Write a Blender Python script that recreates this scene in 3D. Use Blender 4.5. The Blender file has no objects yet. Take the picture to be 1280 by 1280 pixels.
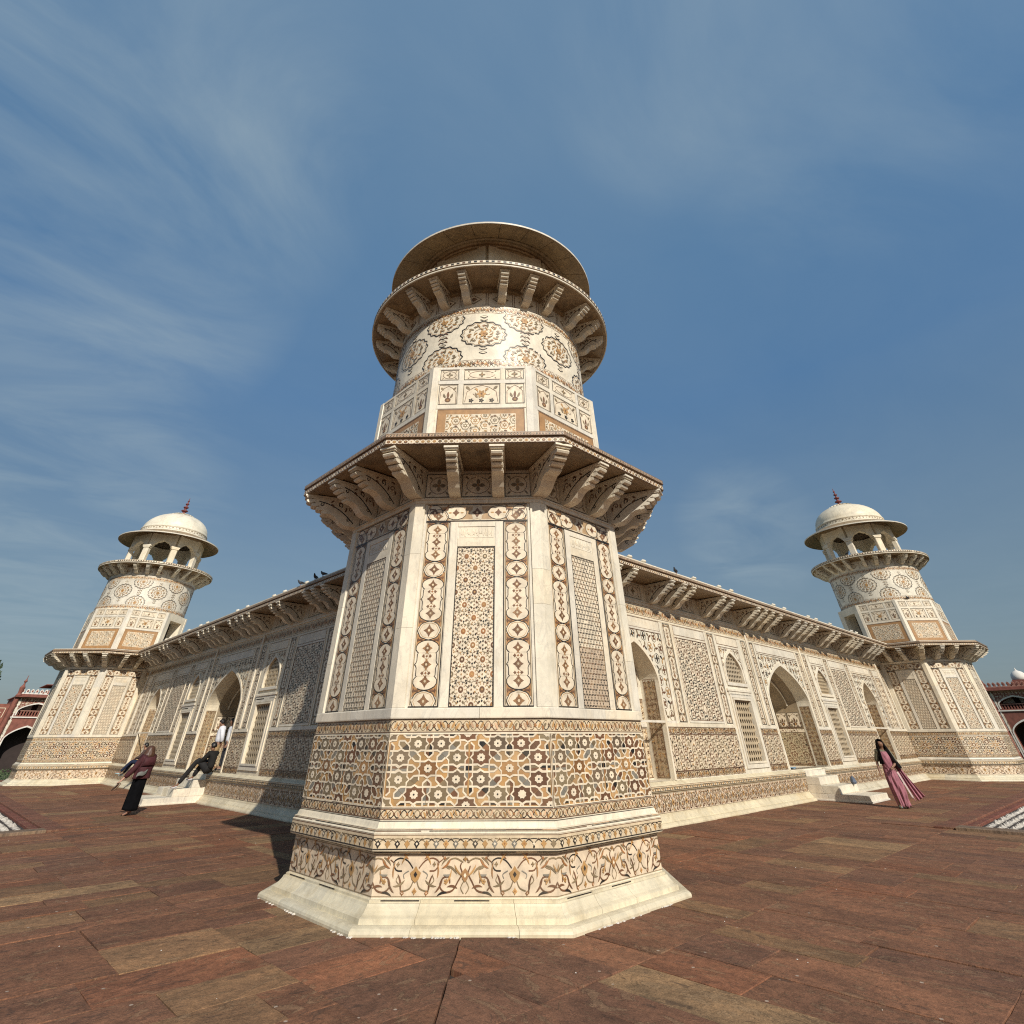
import bpy, bmesh, math, random
from mathutils import Vector, Matrix
PI = math.pi
rad = math.radians
random.seed(7)
S = bpy.context.scene
COL = S.collection

# ------------------------------------------------------------------ camera
CAM = Vector((-7.2347, -8.2210, 1.5966))
yaw, pitch, roll = rad(46.2507), rad(40.2521), rad(-0.3536)
fw = Vector((math.cos(pitch)*math.cos(yaw), math.cos(pitch)*math.sin(yaw), math.sin(pitch)))
rt = Vector((math.sin(yaw), -math.cos(yaw), 0))
up = rt.cross(fw)
r2 = rt*math.cos(roll) + up*math.sin(roll)
u2 = -rt*math.sin(roll) + up*math.cos(roll)
cd = bpy.data.cameras.new('camera'); cam = bpy.data.objects.new('camera', cd); COL.objects.link(cam)
m = Matrix((( r2.x, u2.x, -fw.x, CAM.x), (r2.y, u2.y, -fw.y, CAM.y), (r2.z, u2.z, -fw.z, CAM.z), (0, 0, 0, 1)))
cam.matrix_world = m
cd.sensor_width = 36; cd.lens = 36*599.6/1280
cd.shift_x = 7.66/1280; cd.shift_y = -221.96/1280
cd.clip_start = .05; cd.clip_end = 3000
S.camera = cam
S.cycles.use_denoising = False; S.cycles.filter_width = 1.15

# ------------------------------------------------------------------ light
SUN_EL = rad(31.6); SUN_AZ = math.atan2(-.931, -.365)
W = bpy.data.worlds.new('World'); S.world = W; W.use_nodes = True
nt = W.node_tree; nt.nodes.clear()
def N(t, typ, **k):
    n = t.nodes.new(typ)
    for a, b in k.items(): setattr(n, a, b)
    return n
out = N(nt, 'ShaderNodeOutputWorld'); bg = N(nt, 'ShaderNodeBackground'); sky = N(nt, 'ShaderNodeTexSky')
sky.sky_type = 'NISHITA'; sky.sun_disc = False
sky.sun_elevation = SUN_EL; sky.sun_rotation = PI/2 - SUN_AZ
sky.altitude = 200; sky.air_density = 1.0; sky.dust_density = 1.6; sky.ozone_density = 1.0
bg.inputs['Strength'].default_value = .1
tc = N(nt, 'ShaderNodeTexCoord')
sep = N(nt, 'ShaderNodeSeparateXYZ'); nt.links.new(tc.outputs['Generated'], sep.inputs[0])
# thin cirrus drifting over the sky: a plane high above, looked at along the ray
mz = N(nt, 'ShaderNodeMath', operation='MAXIMUM'); mz.inputs[1].default_value = .03; nt.links.new(sep.outputs['Z'], mz.inputs[0])
dv = N(nt, 'ShaderNodeVectorMath', operation='SCALE'); nt.links.new(tc.outputs['Generated'], dv.inputs[0])
iv = N(nt, 'ShaderNodeMath', operation='DIVIDE'); iv.inputs[0].default_value = 1; nt.links.new(mz.outputs[0], iv.inputs[1]); nt.links.new(iv.outputs[0], dv.inputs['Scale'])
mp = N(nt, 'ShaderNodeMapping'); mp.inputs['Rotation'].default_value = (0, 0, rad(28)); mp.inputs['Scale'].default_value = (.8, 1.25, .01); mp.inputs['Location'].default_value = (3.35, 1.9, 0)
nt.links.new(dv.outputs[0], mp.inputs[0])
n1 = N(nt, 'ShaderNodeTexNoise'); n1.inputs['Scale'].default_value = 1.25; n1.inputs['Detail'].default_value = 10; n1.inputs['Roughness'].default_value = .58; n1.inputs['Distortion'].default_value = .9
nt.links.new(mp.outputs[0], n1.inputs['Vector'])
cr = N(nt, 'ShaderNodeValToRGB'); cr.color_ramp.elements[0].position = .34; cr.color_ramp.elements[0].color = (0, 0, 0, 1); cr.color_ramp.elements[1].position = .80; cr.color_ramp.elements[1].color = (1, 1, 1, 1)
nt.links.new(n1.outputs['Fac'], cr.inputs[0])
# where the thin cloud lies
tot = None
for d_, lo, hi, w_ in (((-.16, .62, .77), .90, .995, .95), ((-.13, .80, .585), .93, .998, 1.0), ((-.30, .64, .70), .92, .998, .8), ((-.02, .955, .28), .955, .998, .75), ((.15, .35, .92), .93, .999, .25), ((.45, .02, .89), .95, .999, .55), ((.62, -.12, .77), .94, .999, .45), ((.90, .335, .285), .990, .9995, .6), ((0, 0, 1), -2, 0, .10)):
    dp = N(nt, 'ShaderNodeVectorMath', operation='DOT_PRODUCT'); nt.links.new(tc.outputs['Generated'], dp.inputs[0]); l_ = math.sqrt(sum(c*c for c in d_)); dp.inputs[1].default_value = tuple(c/l_ for c in d_)
    mr = N(nt, 'ShaderNodeMapRange', interpolation_type='SMOOTHSTEP'); mr.inputs['From Min'].default_value = lo; mr.inputs['From Max'].default_value = hi; mr.inputs['To Max'].default_value = w_; nt.links.new(dp.outputs['Value'], mr.inputs['Value'])
    if tot is None: tot = mr.outputs[0]
    else: ad_ = N(nt, 'ShaderNodeMath', operation='MAXIMUM'); nt.links.new(tot, ad_.inputs[0]); nt.links.new(mr.outputs[0], ad_.inputs[1]); tot = ad_.outputs[0]
cm_ = N(nt, 'ShaderNodeMath', operation='MULTIPLY'); nt.links.new(tot, cm_.inputs[0]); nt.links.new(cr.outputs[0], cm_.inputs[1])
cf_ = N(nt, 'ShaderNodeMath', operation='MULTIPLY'); cf_.inputs[1].default_value = .78; nt.links.new(cm_.outputs[0], cf_.inputs[0])
# a milky veil of dust over the clear sky: paler at the horizon and overhead
vr = N(nt, 'ShaderNodeValToRGB'); el = vr.color_ramp.elements; el.new(.5); el.new(.5); el.new(.5)
for i_, (p_, c_) in enumerate(((0, (.150, .205, .245)), (.16, (.150, .230, .290)), (.5, (.088, .213, .40)), (.72, (.115, .25, .43)), (1, (.175, .31, .47)))):
    el[i_].position = p_; el[i_].color = c_+(1,)
nt.links.new(sep.outputs['Z'], vr.inputs[0])
vs = N(nt, 'ShaderNodeVectorMath', operation='SCALE'); vs.inputs['Scale'].default_value = 10; nt.links.new(vr.outputs[0], vs.inputs[0])
veil = N(nt, 'ShaderNodeMix', data_type='RGBA'); veil.inputs['Factor'].default_value = .7
nt.links.new(sky.outputs[0], veil.inputs['A']); nt.links.new(vs.outputs[0], veil.inputs['B'])
mx = N(nt, 'ShaderNodeMix', data_type='RGBA'); mx.inputs['B'].default_value = (3.5, 4.4, 4.9, 1)
nt.links.new(cf_.outputs[0], mx.inputs['Factor']); nt.links.new(veil.outputs['Result'], mx.inputs['A'])
nt.links.new(mx.outputs['Result'], bg.inputs[0]); nt.links.new(bg.outputs[0], out.inputs[0])
sd = bpy.data.lights.new('sun', 'SUN'); sd.energy = 4.9; sd.angle = rad(.6); sd.color = (1, .945, .84)
so = bpy.data.objects.new('sun', sd); COL.objects.link(so)
sv = Vector((math.cos(SUN_EL)*math.cos(SUN_AZ), math.cos(SUN_EL)*math.sin(SUN_AZ), math.sin(SUN_EL)))
so.rotation_euler = sv.to_track_quat('Z', 'Y').to_euler(); so.location = sv*60
S.view_settings.view_transform = 'Standard'; S.view_settings.look = 'None'; S.view_settings.gamma = 1; S.view_settings.exposure = 0
S.view_settings.use_curve_mapping = False

# ------------------------------------------------------------------ materials
def newmat(name, rough=.6):
    M = bpy.data.materials.new(name); M.use_nodes = True
    t = M.node_tree; b = t.nodes['Principled BSDF']; b.inputs['Roughness'].default_value = rough
    return M, t, b
def noise(t, vec, scale, detail=5, rough=.55, dist=0):
    n = N(t, 'ShaderNodeTexNoise'); n.inputs['Scale'].default_value = scale; n.inputs['Detail'].default_value = detail
    n.inputs['Roughness'].default_value = rough; n.inputs['Distortion'].default_value = dist
    t.links.new(vec, n.inputs['Vector']); return n.outputs['Fac']
def ramp(t, fac, pts):
    r = N(t, 'ShaderNodeValToRGB'); e = r.color_ramp.elements
    while len(e) < len(pts): e.new(.5)
    for i, (p, c) in enumerate(pts): e[i].position = p; e[i].color = tuple(c)+(1,)
    t.links.new(fac, r.inputs[0]); return r.outputs[0]
def mixc(t, fac, a, b, mode='MIX'):
    x = N(t, 'ShaderNodeMix', data_type='RGBA', blend_type=mode)
    for k, v in (('Factor', fac), ('A', a), ('B', b)):
        if isinstance(v, (int, float)): x.inputs[k].default_value = v
        elif isinstance(v, tuple): x.inputs[k].default_value = v+(1,)
        else: t.links.new(v, x.inputs[k])
    return x.outputs['Result']
def bump(t, b, h, s=.3, d=.01):
    n = N(t, 'ShaderNodeBump'); n.inputs['Strength'].default_value = s; n.inputs['Distance'].default_value = d
    t.links.new(h, n.inputs['Height']); t.links.new(n.outputs[0], b.inputs['Normal'])
def wpos(t):
    return N(t, 'ShaderNodeNewGeometry').outputs['Position']
def scaled(t, vec, s, off=None):
    q = N(t, 'ShaderNodeMapping'); q.inputs['Scale'].default_value = s; t.links.new(vec, q.inputs['Vector'])
    if off is not None: t.links.new(off, q.inputs['Location'])
    return q.outputs[0]

def marble(name, base, dirt=(.36, .28, .17), dirty=.5, vein=.5):
    M, t, b = newmat(name, .5); p = wpos(t)
    oi = N(t, 'ShaderNodeObjectInfo').outputs['Random']
    a = noise(t, p, .9, 6, .6, .6)
    c = ramp(t, a, [(.3, tuple(x*.82 for x in base)), (.52, base), (.75, tuple(min(1, x*1.1) for x in base))])
    d = noise(t, p, 2.3, 8, .65, .3)
    dm = ramp(t, d, [(.52, (0, 0, 0)), (.78, (dirty,)*3)])
    c = mixc(t, dm, c, dirt)
    v = noise(t, scaled(t, p, (1.0, 1.6, .7)), 1.6, 9, .6, 2.2)
    vm = ramp(t, v, [(.47, (0, 0, 0)), (.497, (vein,)*3), (.52, (0, 0, 0))])
    c = mixc(t, vm, c, tuple(x*.5 for x in (base[0], base[1]*1.02, base[2]*1.12)))
    g2 = noise(t, scaled(t, p, (1, 1, .6)), .75, 8, .62, 3.2)
    c = mixc(t, ramp(t, g2, [(.44, (0, 0, 0)), (.53, (.30,)*3), (.60, (0, 0, 0))]), c, (base[0]*.62, base[1]*.64, base[2]*.68))
    y2 = noise(t, p, .55, 7, .6, 1.0)
    c = mixc(t, ramp(t, y2, [(.56, (0, 0, 0)), (.72, (.35,)*3)]), c, (base[0]*.88, base[1]*.72, base[2]*.50))
    st = noise(t, scaled(t, p, (6, 6, .55)), 1.5, 5, .6)          # rain streaks
    sm = ramp(t, st, [(.5, (0, 0, 0)), (.8, (.35*dirty,)*3)])
    c = mixc(t, sm, c, tuple(x*.55 for x in dirt))
    w = ramp(t, oi, [(0, (.93, .93, .95)), (.35, (1, .99, .96)), (.7, (1.03, 1.0, .96)), (1, (1.0, .95, .86))])
    c = mixc(t, 1.0, c, w, 'MULTIPLY')
    t.links.new(c, b.inputs['Base Color'])
    f = noise(t, p, 34, 6, .65)
    bump(t, b, f, .25, .006)
    return M
M_MARB = marble('weathered_marble', (.73, .665, .54), dirty=.38, vein=.35)
M_MARB2 = marble('plinth_marble', (.64, .575, .43), (.30, .23, .12), .75, .22)
M_SOF = marble('shade_browned_soffit_stone', (.31, .22, .125), (.07, .045, .025), 1.1, .8)  # marble browned: shade under cornices and eaves put into the colour
M_DIM = marble('shade_toned_ceiling', (.10, .07, .045), (.04, .03, .02), .8, .3)  # near-black base colour holds the shade inside the pavilion dome
M_SCR = marble('screen_stone', (.44, .36, .25), (.3, .2, .1), .5, .3)
M_VLT = marble('shade_toned_painted_vault', (.30, .235, .155), (.12, .09, .06), .9, .6)  # shade of the portal recess put into the vault's base colour
M_BACK = marble('shade_toned_screen_backing', (.17, .115, .06), (.08, .05, .03), .5, .3)  # dark brown stands in for shade behind the screen holes
M_TILE = marble('white_slab', (.72, .655, .54), (.38, .29, .17), .45, .35)

def inlaymat():
    M, t, b = newmat('inlaid_stone', .42); p = wpos(t)
    at = N(t, 'ShaderNodeAttribute'); at.attribute_name = 'Col'
    a = noise(t, p, 9, 5, .6); k = ramp(t, a, [(.25, (.72, .72, .72)), (.7, (1.15, 1.13, 1.1))])
    c = mixc(t, 1., at.outputs['Color'], k, 'MULTIPLY')
    d = noise(t, p, 1.7, 6, .6); dm = ramp(t, d, [(.5, (0, 0, 0)), (.8, (.35,)*3)])
    c = mixc(t, dm, c, (.38, .30, .20))
    t.links.new(c, b.inputs['Base Color']); return M
M_INL = inlaymat()

def sandmat():
    M, t, b = newmat('red_sandstone_paving', .85)
    b.inputs['Specular IOR Level'].default_value = .22
    at = N(t, 'ShaderNodeAttribute'); at.attribute_name = 'Col'
    p0 = wpos(t)
    # the bedding of the stone runs along each slab: slabs lie across the courses on either side of the mitre
    sp_ = N(t, 'ShaderNodeSeparateXYZ'); t.links.new(p0, sp_.inputs[0])
    gt = N(t, 'ShaderNodeMath', operation='GREATER_THAN'); t.links.new(sp_.outputs['Y'], gt.inputs[0]); t.links.new(sp_.outputs['X'], gt.inputs[1])
    ca = N(t, 'ShaderNodeCombineXYZ'); t.links.new(sp_.outputs['X'], ca.inputs[0]); t.links.new(sp_.outputs['Y'], ca.inputs[1])
    cb = N(t, 'ShaderNodeCombineXYZ'); t.links.new(sp_.outputs['Y'], cb.inputs[0]); t.links.new(sp_.outputs['X'], cb.inputs[1])
    mv = N(t, 'ShaderNodeMix', data_type='VECTOR'); t.links.new(gt.outputs[0], mv.inputs['Factor']); t.links.new(ca.outputs[0], mv.inputs[4]); t.links.new(cb.outputs[0], mv.inputs[5])
    q = mv.outputs[1]
    cx = N(t, 'ShaderNodeCombineXYZ')
    for i in range(3): t.links.new(at.outputs['Alpha'], cx.inputs[i])
    of = N(t, 'ShaderNodeVectorMath', operation='SCALE'); t.links.new(cx.outputs[0], of.inputs[0]); of.inputs['Scale'].default_value = 60
    ad = N(t, 'ShaderNodeVectorMath', operation='ADD'); t.links.new(q, ad.inputs[0]); t.links.new(of.outputs[0], ad.inputs[1])
    p = scaled(t, ad.outputs[0], (1., .42, 1.)); pi = ad.outputs[0]
    a = noise(t, p, 2.2, 9, .66, .9)
    c = mixc(t, 1., at.outputs['Color'], ramp(t, a, [(.28, (.60, .60, .62)), (.48, (1, 1, 1)), (.70, (1.50, 1.45, 1.36))]), 'MULTIPLY')
    w = noise(t, p, 4.5, 11, .72, 1.6)          # flaked patches showing a paler or darker bed
    wm = ramp(t, w, [(.555, (0, 0, 0)), (.575, (.55,)*3), (.8, (.75,)*3)]); c = mixc(t, wm, c, mixc(t, .55, at.outputs['Color'], (.27, .185, .11)))
    wd = ramp(t, w, [(.36, (.6,)*3), (.40, (.45,)*3), (.415, (0, 0, 0))]); c = mixc(t, wd, c, (.062, .040, .030))
    g = noise(t, pi, 1.1, 8, .66, 1.2); gm = ramp(t, g, [(.57, (0, 0, 0)), (.72, (.45,)*3)]); c = mixc(t, gm, c, (.092, .066, .040))
    cr_ = noise(t, p, 3.0, 6, .6, 2.5); cm_ = ramp(t, cr_, [(.490, (0, 0, 0)), (.498, (.75,)*3), (.506, (0, 0, 0))])   # cracks and bedding lines
    gate = ramp(t, g, [(.47, (1, 1, 1)), (.52, (0, 0, 0))]); cm2 = mixc(t, 1., cm_, gate, 'MULTIPLY'); c = mixc(t, cm2, c, (.035, .02, .015))
    s = noise(t, pi, 60, 6, .75); c = mixc(t, 1., c, ramp(t, s, [(.32, (.62, .62, .62)), (.66, (1.32, 1.30, 1.27))]), 'MULTIPLY')
    m_ = noise(t, pi, 14, 6, .7); c = mixc(t, 1., c, ramp(t, m_, [(.35, (.80, .79, .78)), (.64, (1.2, 1.18, 1.16))]), 'MULTIPLY')
    vo = N(t, 'ShaderNodeTexVoronoi'); vo.inputs['Scale'].default_value = 3.2; t.links.new(pi, vo.inputs['Vector'])
    sm = ramp(t, vo.outputs['Distance'], [(.0, (.9,)*3), (.045, (.75,)*3), (.055, (0, 0, 0))]); c = mixc(t, sm, c, (.42, .34, .27))
    t.links.new(c, b.inputs['Base Color'])
    h = N(t, 'ShaderNodeMath', operation='ADD'); t.links.new(wm, h.inputs[0])
    h2 = N(t, 'ShaderNodeMath', operation='MULTIPLY'); h2.inputs[1].default_value = 1.2; t.links.new(m_, h2.inputs[0]); t.links.new(h2.outputs[0], h.inputs[1])
    h3 = N(t, 'ShaderNodeMath', operation='ADD'); t.links.new(h.outputs[0], h3.inputs[0]); t.links.new(w, h3.inputs[1])
    bump(t, b, h3.outputs[0], .7, .012)
    return M
M_SAND = sandmat()

def plain(name, col, rough=.7, var=.25, scale=6, spec=None, bumpy=0):
    M, t, b = newmat(name, rough); p = wpos(t)
    a = noise(t, p, scale, 5, .6)
    c = ramp(t, a, [(.3, tuple(x*(1-var) for x in col)), (.7, tuple(x*(1+var) for x in col))])
    t.links.new(c, b.inputs['Base Color'])
    if bumpy: bump(t, b, a, bumpy, .01)
    if spec is not None: b.inputs['Specular IOR Level'].default_value = spec
    return M
M_RED = plain('red_sandstone_wall', (.19, .065, .045), .8, .3, 2.5)
M_REDL = plain('pale_red_sandstone', (.30, .15, .11), .8, .25, 3)
M_WHT = plain('white_plaster', (.62, .58, .52), .8, .12, 3)
M_BED = plain('carved_bed_stone', (.42, .38, .33), .85, .55, 9, .3, .5)
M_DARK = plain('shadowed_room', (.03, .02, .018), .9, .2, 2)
M_JOINT = plain('joint_earth', (.035, .024, .018), .95, .3, 8)
M_LAWN = plain('lawn', (.055, .075, .025), .95, .4, 5)
M_LEAF = plain('leaf', (.045, .065, .025), .7, .5, 3)
M_BARK = plain('bark', (.07, .05, .035), .9, .3, 6)
M_FIN = plain('red_finial_stone', (.16, .035, .03), .6, .3, 5)
M_SKIN = plain('skin', (.22, .115, .07), .5, .12, 12)
M_SKINL = plain('fair_skin', (.48, .27, .19), .5, .1, 12)
M_HAIR = plain('black_hair', (.012, .010, .009), .5, .3, 40)
M_HAIRB = plain('brown_hair', (.07, .032, .018), .5, .35, 40)

# stone colours of the inlay
OCH = (.41, .235, .09); BRN = (.145, .068, .034); OLV = (.21, .155, .088); BLK = (.016, .014, .013)
GRY = (.20, .185, .155); WHT = (.70, .60, .455); RUS = (.29, .125, .045); PIN = (.55, .36, .22); CRM = (.62, .50, .34)

# ------------------------------------------------------------------ mesh helpers
def mk(name, V, F, mat=None, parent=None, loc=None, rz=0, smooth=False, cols=None):
    me = bpy.data.meshes.new(name); me.from_pydata(V, [], F)
    if cols is not None:
        ca = me.color_attributes.new('Col', 'FLOAT_COLOR', 'CORNER')
        buf = []
        for f, c in zip(F, cols):
            c4 = tuple(c)+(1.,) if len(c) == 3 else tuple(c)
            buf += c4*len(f)
        ca.data.foreach_set('color', buf)
    if mat: me.materials.append(mat)
    if smooth: me.polygons.foreach_set('use_smooth', [True]*len(F))
    me.update()
    return ob(name, me, parent, loc, rz)
def ob(name, me, parent=None, loc=None, rz=0):
    o = bpy.data.objects.new(name, me); COL.objects.link(o)
    if parent: o.parent = parent
    if loc is not None: o.location = loc
    if rz: o.rotation_euler = (0, 0, rz)
    return o
def stuff(o): o['kind'] = 'stuff'; return o
def tag(o, label=None, cat=None, group=None, kind=None):
    for k, v in (('label', label), ('category', cat), ('group', group), ('kind', kind)):
        if v: o[k] = v
    return o
def box(x0, x1, y0, y1, z0, z1, bv=0):
    if not bv:
        V = [(x, y, z) for x in (x0, x1) for y in (y0, y1) for z in (z0, z1)]
        F = [(0, 1, 3, 2), (4, 6, 7, 5), (0, 4, 5, 1), (2, 3, 7, 6), (0, 2, 6, 4), (1, 5, 7, 3)]
        return V, F
    bm = bmesh.new(); bmesh.ops.create_cube(bm, size=1)
    for v in bm.verts: v.co = Vector(((x0+x1)/2+v.co.x*(x1-x0), (y0+y1)/2+v.co.y*(y1-y0), (z0+z1)/2+v.co.z*(z1-z0)))
    bmesh.ops.bevel(bm, geom=bm.edges[:], offset=bv, segments=1, affect='EDGES')
    V = [tuple(v.co) for v in bm.verts]; F = [tuple(v.index for v in f.verts) for f in bm.faces]; bm.free()
    return V, F
def join(parts):
    V, F = [], []
    for v, f in parts:
        n = len(V); V += v; F += [tuple(i+n for i in q) for q in f]
    return V, F
def revolve(prof, n, a0=0., close=False, cap=False):
    """prof: list of (radius, z); rings of n"""
    V = []; F = []
    for r, z in prof:
        for k in range(n):
            a = a0+2*PI*k/n; V.append((r*math.cos(a), r*math.sin(a), z))
    m_ = len(prof)
    for i in range(m_-1 + (1 if close else 0)):
        j = (i+1) % m_
        for k in range(n):
            k2 = (k+1) % n
            F.append((i*n+k, i*n+k2, j*n+k2, j*n+k))
    if cap: F.append(tuple(range((m_-1)*n, m_*n)))
    return V, F
def prism(pts, y0, y1):
    """polygon in xz extruded along y"""
    n = len(pts); V = [(x, y0, z) for x, z in pts]+[(x, y1, z) for x, z in pts]
    F = [tuple(range(n)), tuple(range(2*n-1, n-1, -1))]+[(i, (i+1) % n+0, (i+1) % n+n, i+n) for i in range(n)]
    return V, F
OCT0 = rad(22.5); CR = 1/math.cos(OCT0)

# ------------------------------------------------------------------ ink: flat cut stone set in marble
def clip_half(P, a, b, c):
    """keep a*x+b*y<=c"""
    o = []; n = len(P)
    for i in range(n):
        p, q = P[i], P[(i+1) % n]; dp = a*p[0]+b*p[1]-c; dq = a*q[0]+b*q[1]-c
        if dp <= 0: o.append(p)
        if (dp < 0 < dq) or (dq < 0 < dp):
            t = dp/(dp-dq); o.append((p[0]+t*(q[0]-p[0]), p[1]+t*(q[1]-p[1])))
    return o
def jit(c, j):
    k = 1+random.uniform(-j, j)*1.6; return tuple(x*k for x in c)
class Ink:
    def tint(s, t): s.P = [(p, tuple(a*b for a, b in zip(c, t)), l) for p, c, l in s.P]; return s
    def __init__(s, x0, y0, x1, y1, extra=None): s.b = (x0, y0, x1, y1); s.P = []; s.extra = extra
    def poly(s, P, c, l=1, j=.14, clip=True):
        if clip:
            x0, y0, x1, y1 = s.b
            xs = [p[0] for p in P]; ys = [p[1] for p in P]
            if max(xs) <= x0 or min(xs) >= x1 or max(ys) <= y0 or min(ys) >= y1: return
            if min(xs) < x0: P = clip_half(P, -1, 0, -x0)
            if max(xs) > x1: P = clip_half(P, 1, 0, x1)
            if min(ys) < y0: P = clip_half(P, 0, -1, -y0)
            if max(ys) > y1: P = clip_half(P, 0, 1, y1)
        if s.extra and P and not s.extra(sum(p[0] for p in P)/len(P), sum(p[1] for p in P)/len(P)): return
        if len(P) >= 3: s.P.append((P, jit(c, j), l))
    def rect(s, x0, y0, x1, y1, c, l=0, j=.1): s.poly([(x0, y0), (x1, y0), (x1, y1), (x0, y1)], c, l, j)
    def frame(s, x0, y0, x1, y1, w, c, l=1):
        s.rect(x0, y0, x1, y0+w, c, l); s.rect(x0, y1-w, x1, y1, c, l); s.rect(x0, y0+w, x0+w, y1-w, c, l); s.rect(x1-w, y0+w, x1, y1-w, c, l)
    def line(s, P, w, c, l=2, closed=False, taper=False, j=.1):
        n = len(P)
        L, Rr = [], []
        for i in range(n):
            a = P[i-1] if (i or closed) else P[i]; b = P[(i+1) % n] if (i < n-1 or closed) else P[i]
            dx, dy = b[0]-a[0], b[1]-a[1]; d = math.hypot(dx, dy) or 1
            k = w/2
            if taper: k *= .25+.75*math.sin(PI*(i+.5)/n)
            L.append((P[i][0]-dy/d*k, P[i][1]+dx/d*k)); Rr.append((P[i][0]+dy/d*k, P[i][1]-dx/d*k))
        cc = jit(c, j)
        for i in range(n if closed else n-1):
            q = (i+1) % n; s.poly([Rr[i], Rr[q], L[q], L[i]], cc, l, 0)
    def disc(s, x, y, r, c, l=2, n=8, ry=None, a0=0, j=.14):
        ry = ry or r; s.poly([(x+r*math.cos(a0+2*PI*k/n), y+ry*math.sin(a0+2*PI*k/n)) for k in range(n)], c, l, j)
    def ring(s, x, y, r, w, c, l=2, n=16, ry=None):
        ry = ry or r; s.line([(x+r*math.cos(2*PI*k/n), y+ry*math.sin(2*PI*k/n)) for k in range(n)], w, c, l, True)
    def star(s, x, y, r, ri, k, c, l=1, a0=0, j=.14):
        s.poly([(x+(r if i % 2 == 0 else ri)*math.cos(a0+PI*i/k), y+(r if i % 2 == 0 else ri)*math.sin(a0+PI*i/k)) for i in range(2*k)], c, l, j)
    def dia(s, x, y, w, h, c, l=2, j=.14): s.poly([(x-w, y), (x, y-h), (x+w, y), (x, y+h)], c, l, j)
    def flower(s, x, y, r, c, cc, n=4, l=3, a0=0):
        for k in range(n):
            a = a0+2*PI*k/n; s.leaf(x+math.cos(a)*r*.12, y+math.sin(a)*r*.12, a, r*.95, r*.62, c, l)
        s.disc(x, y, r*.24, cc, l+1, 6)
    def leaf(s, x, y, a, L, w, c, l=2, bend=0., j=.14):
        T = []; B = []
        for i in range(6):
            t = i/5; wd = w/2*math.sin(PI*min(1, t*.94+.06))**.8 if 0 < i < 5 else 0
            aa = a+bend*t; cx = x+math.cos(a+bend*t/2)*L*t; cy = y+math.sin(a+bend*t/2)*L*t
            T.append((cx-math.sin(aa)*wd, cy+math.cos(aa)*wd)); B.append((cx+math.sin(aa)*wd, cy-math.cos(aa)*wd))
        s.poly(B+T[1:-1][::-1], c, l, j)
    def spiral(s, x, y, r, a0, turns, w, c, l=2, sgn=1, n=16, rend=.25):
        P = []
        for i in range(n):
            t = i/(n-1); a = a0+sgn*turns*2*PI*t; k = r*(1-(1-rend)*t); P.append((x+k*math.cos(a), y+k*math.sin(a)))
        s.line(P, w, c, l, taper=False); return P
    def build(s, name, parent, mapping=None, loc=None, rz=0, base=.0015, step=.0012):
        V = []; F = []; C = []
        mapping = mapping or (lambda u, v, h: (u, -h, v))
        for i, (P, c, l) in enumerate(s.P):
            if l >= 2 and random.random() < .018: continue      # lost stones
            h = base+l*step+(i % 11)*.00006; n = len(V)
            V += [mapping(p[0], p[1], h) for p in P]; F.append(tuple(range(n, n+len(P)))); C.append(c)
        return stuff(mk(name, V, F, M_INL, parent, loc, rz, cols=C))

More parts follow.
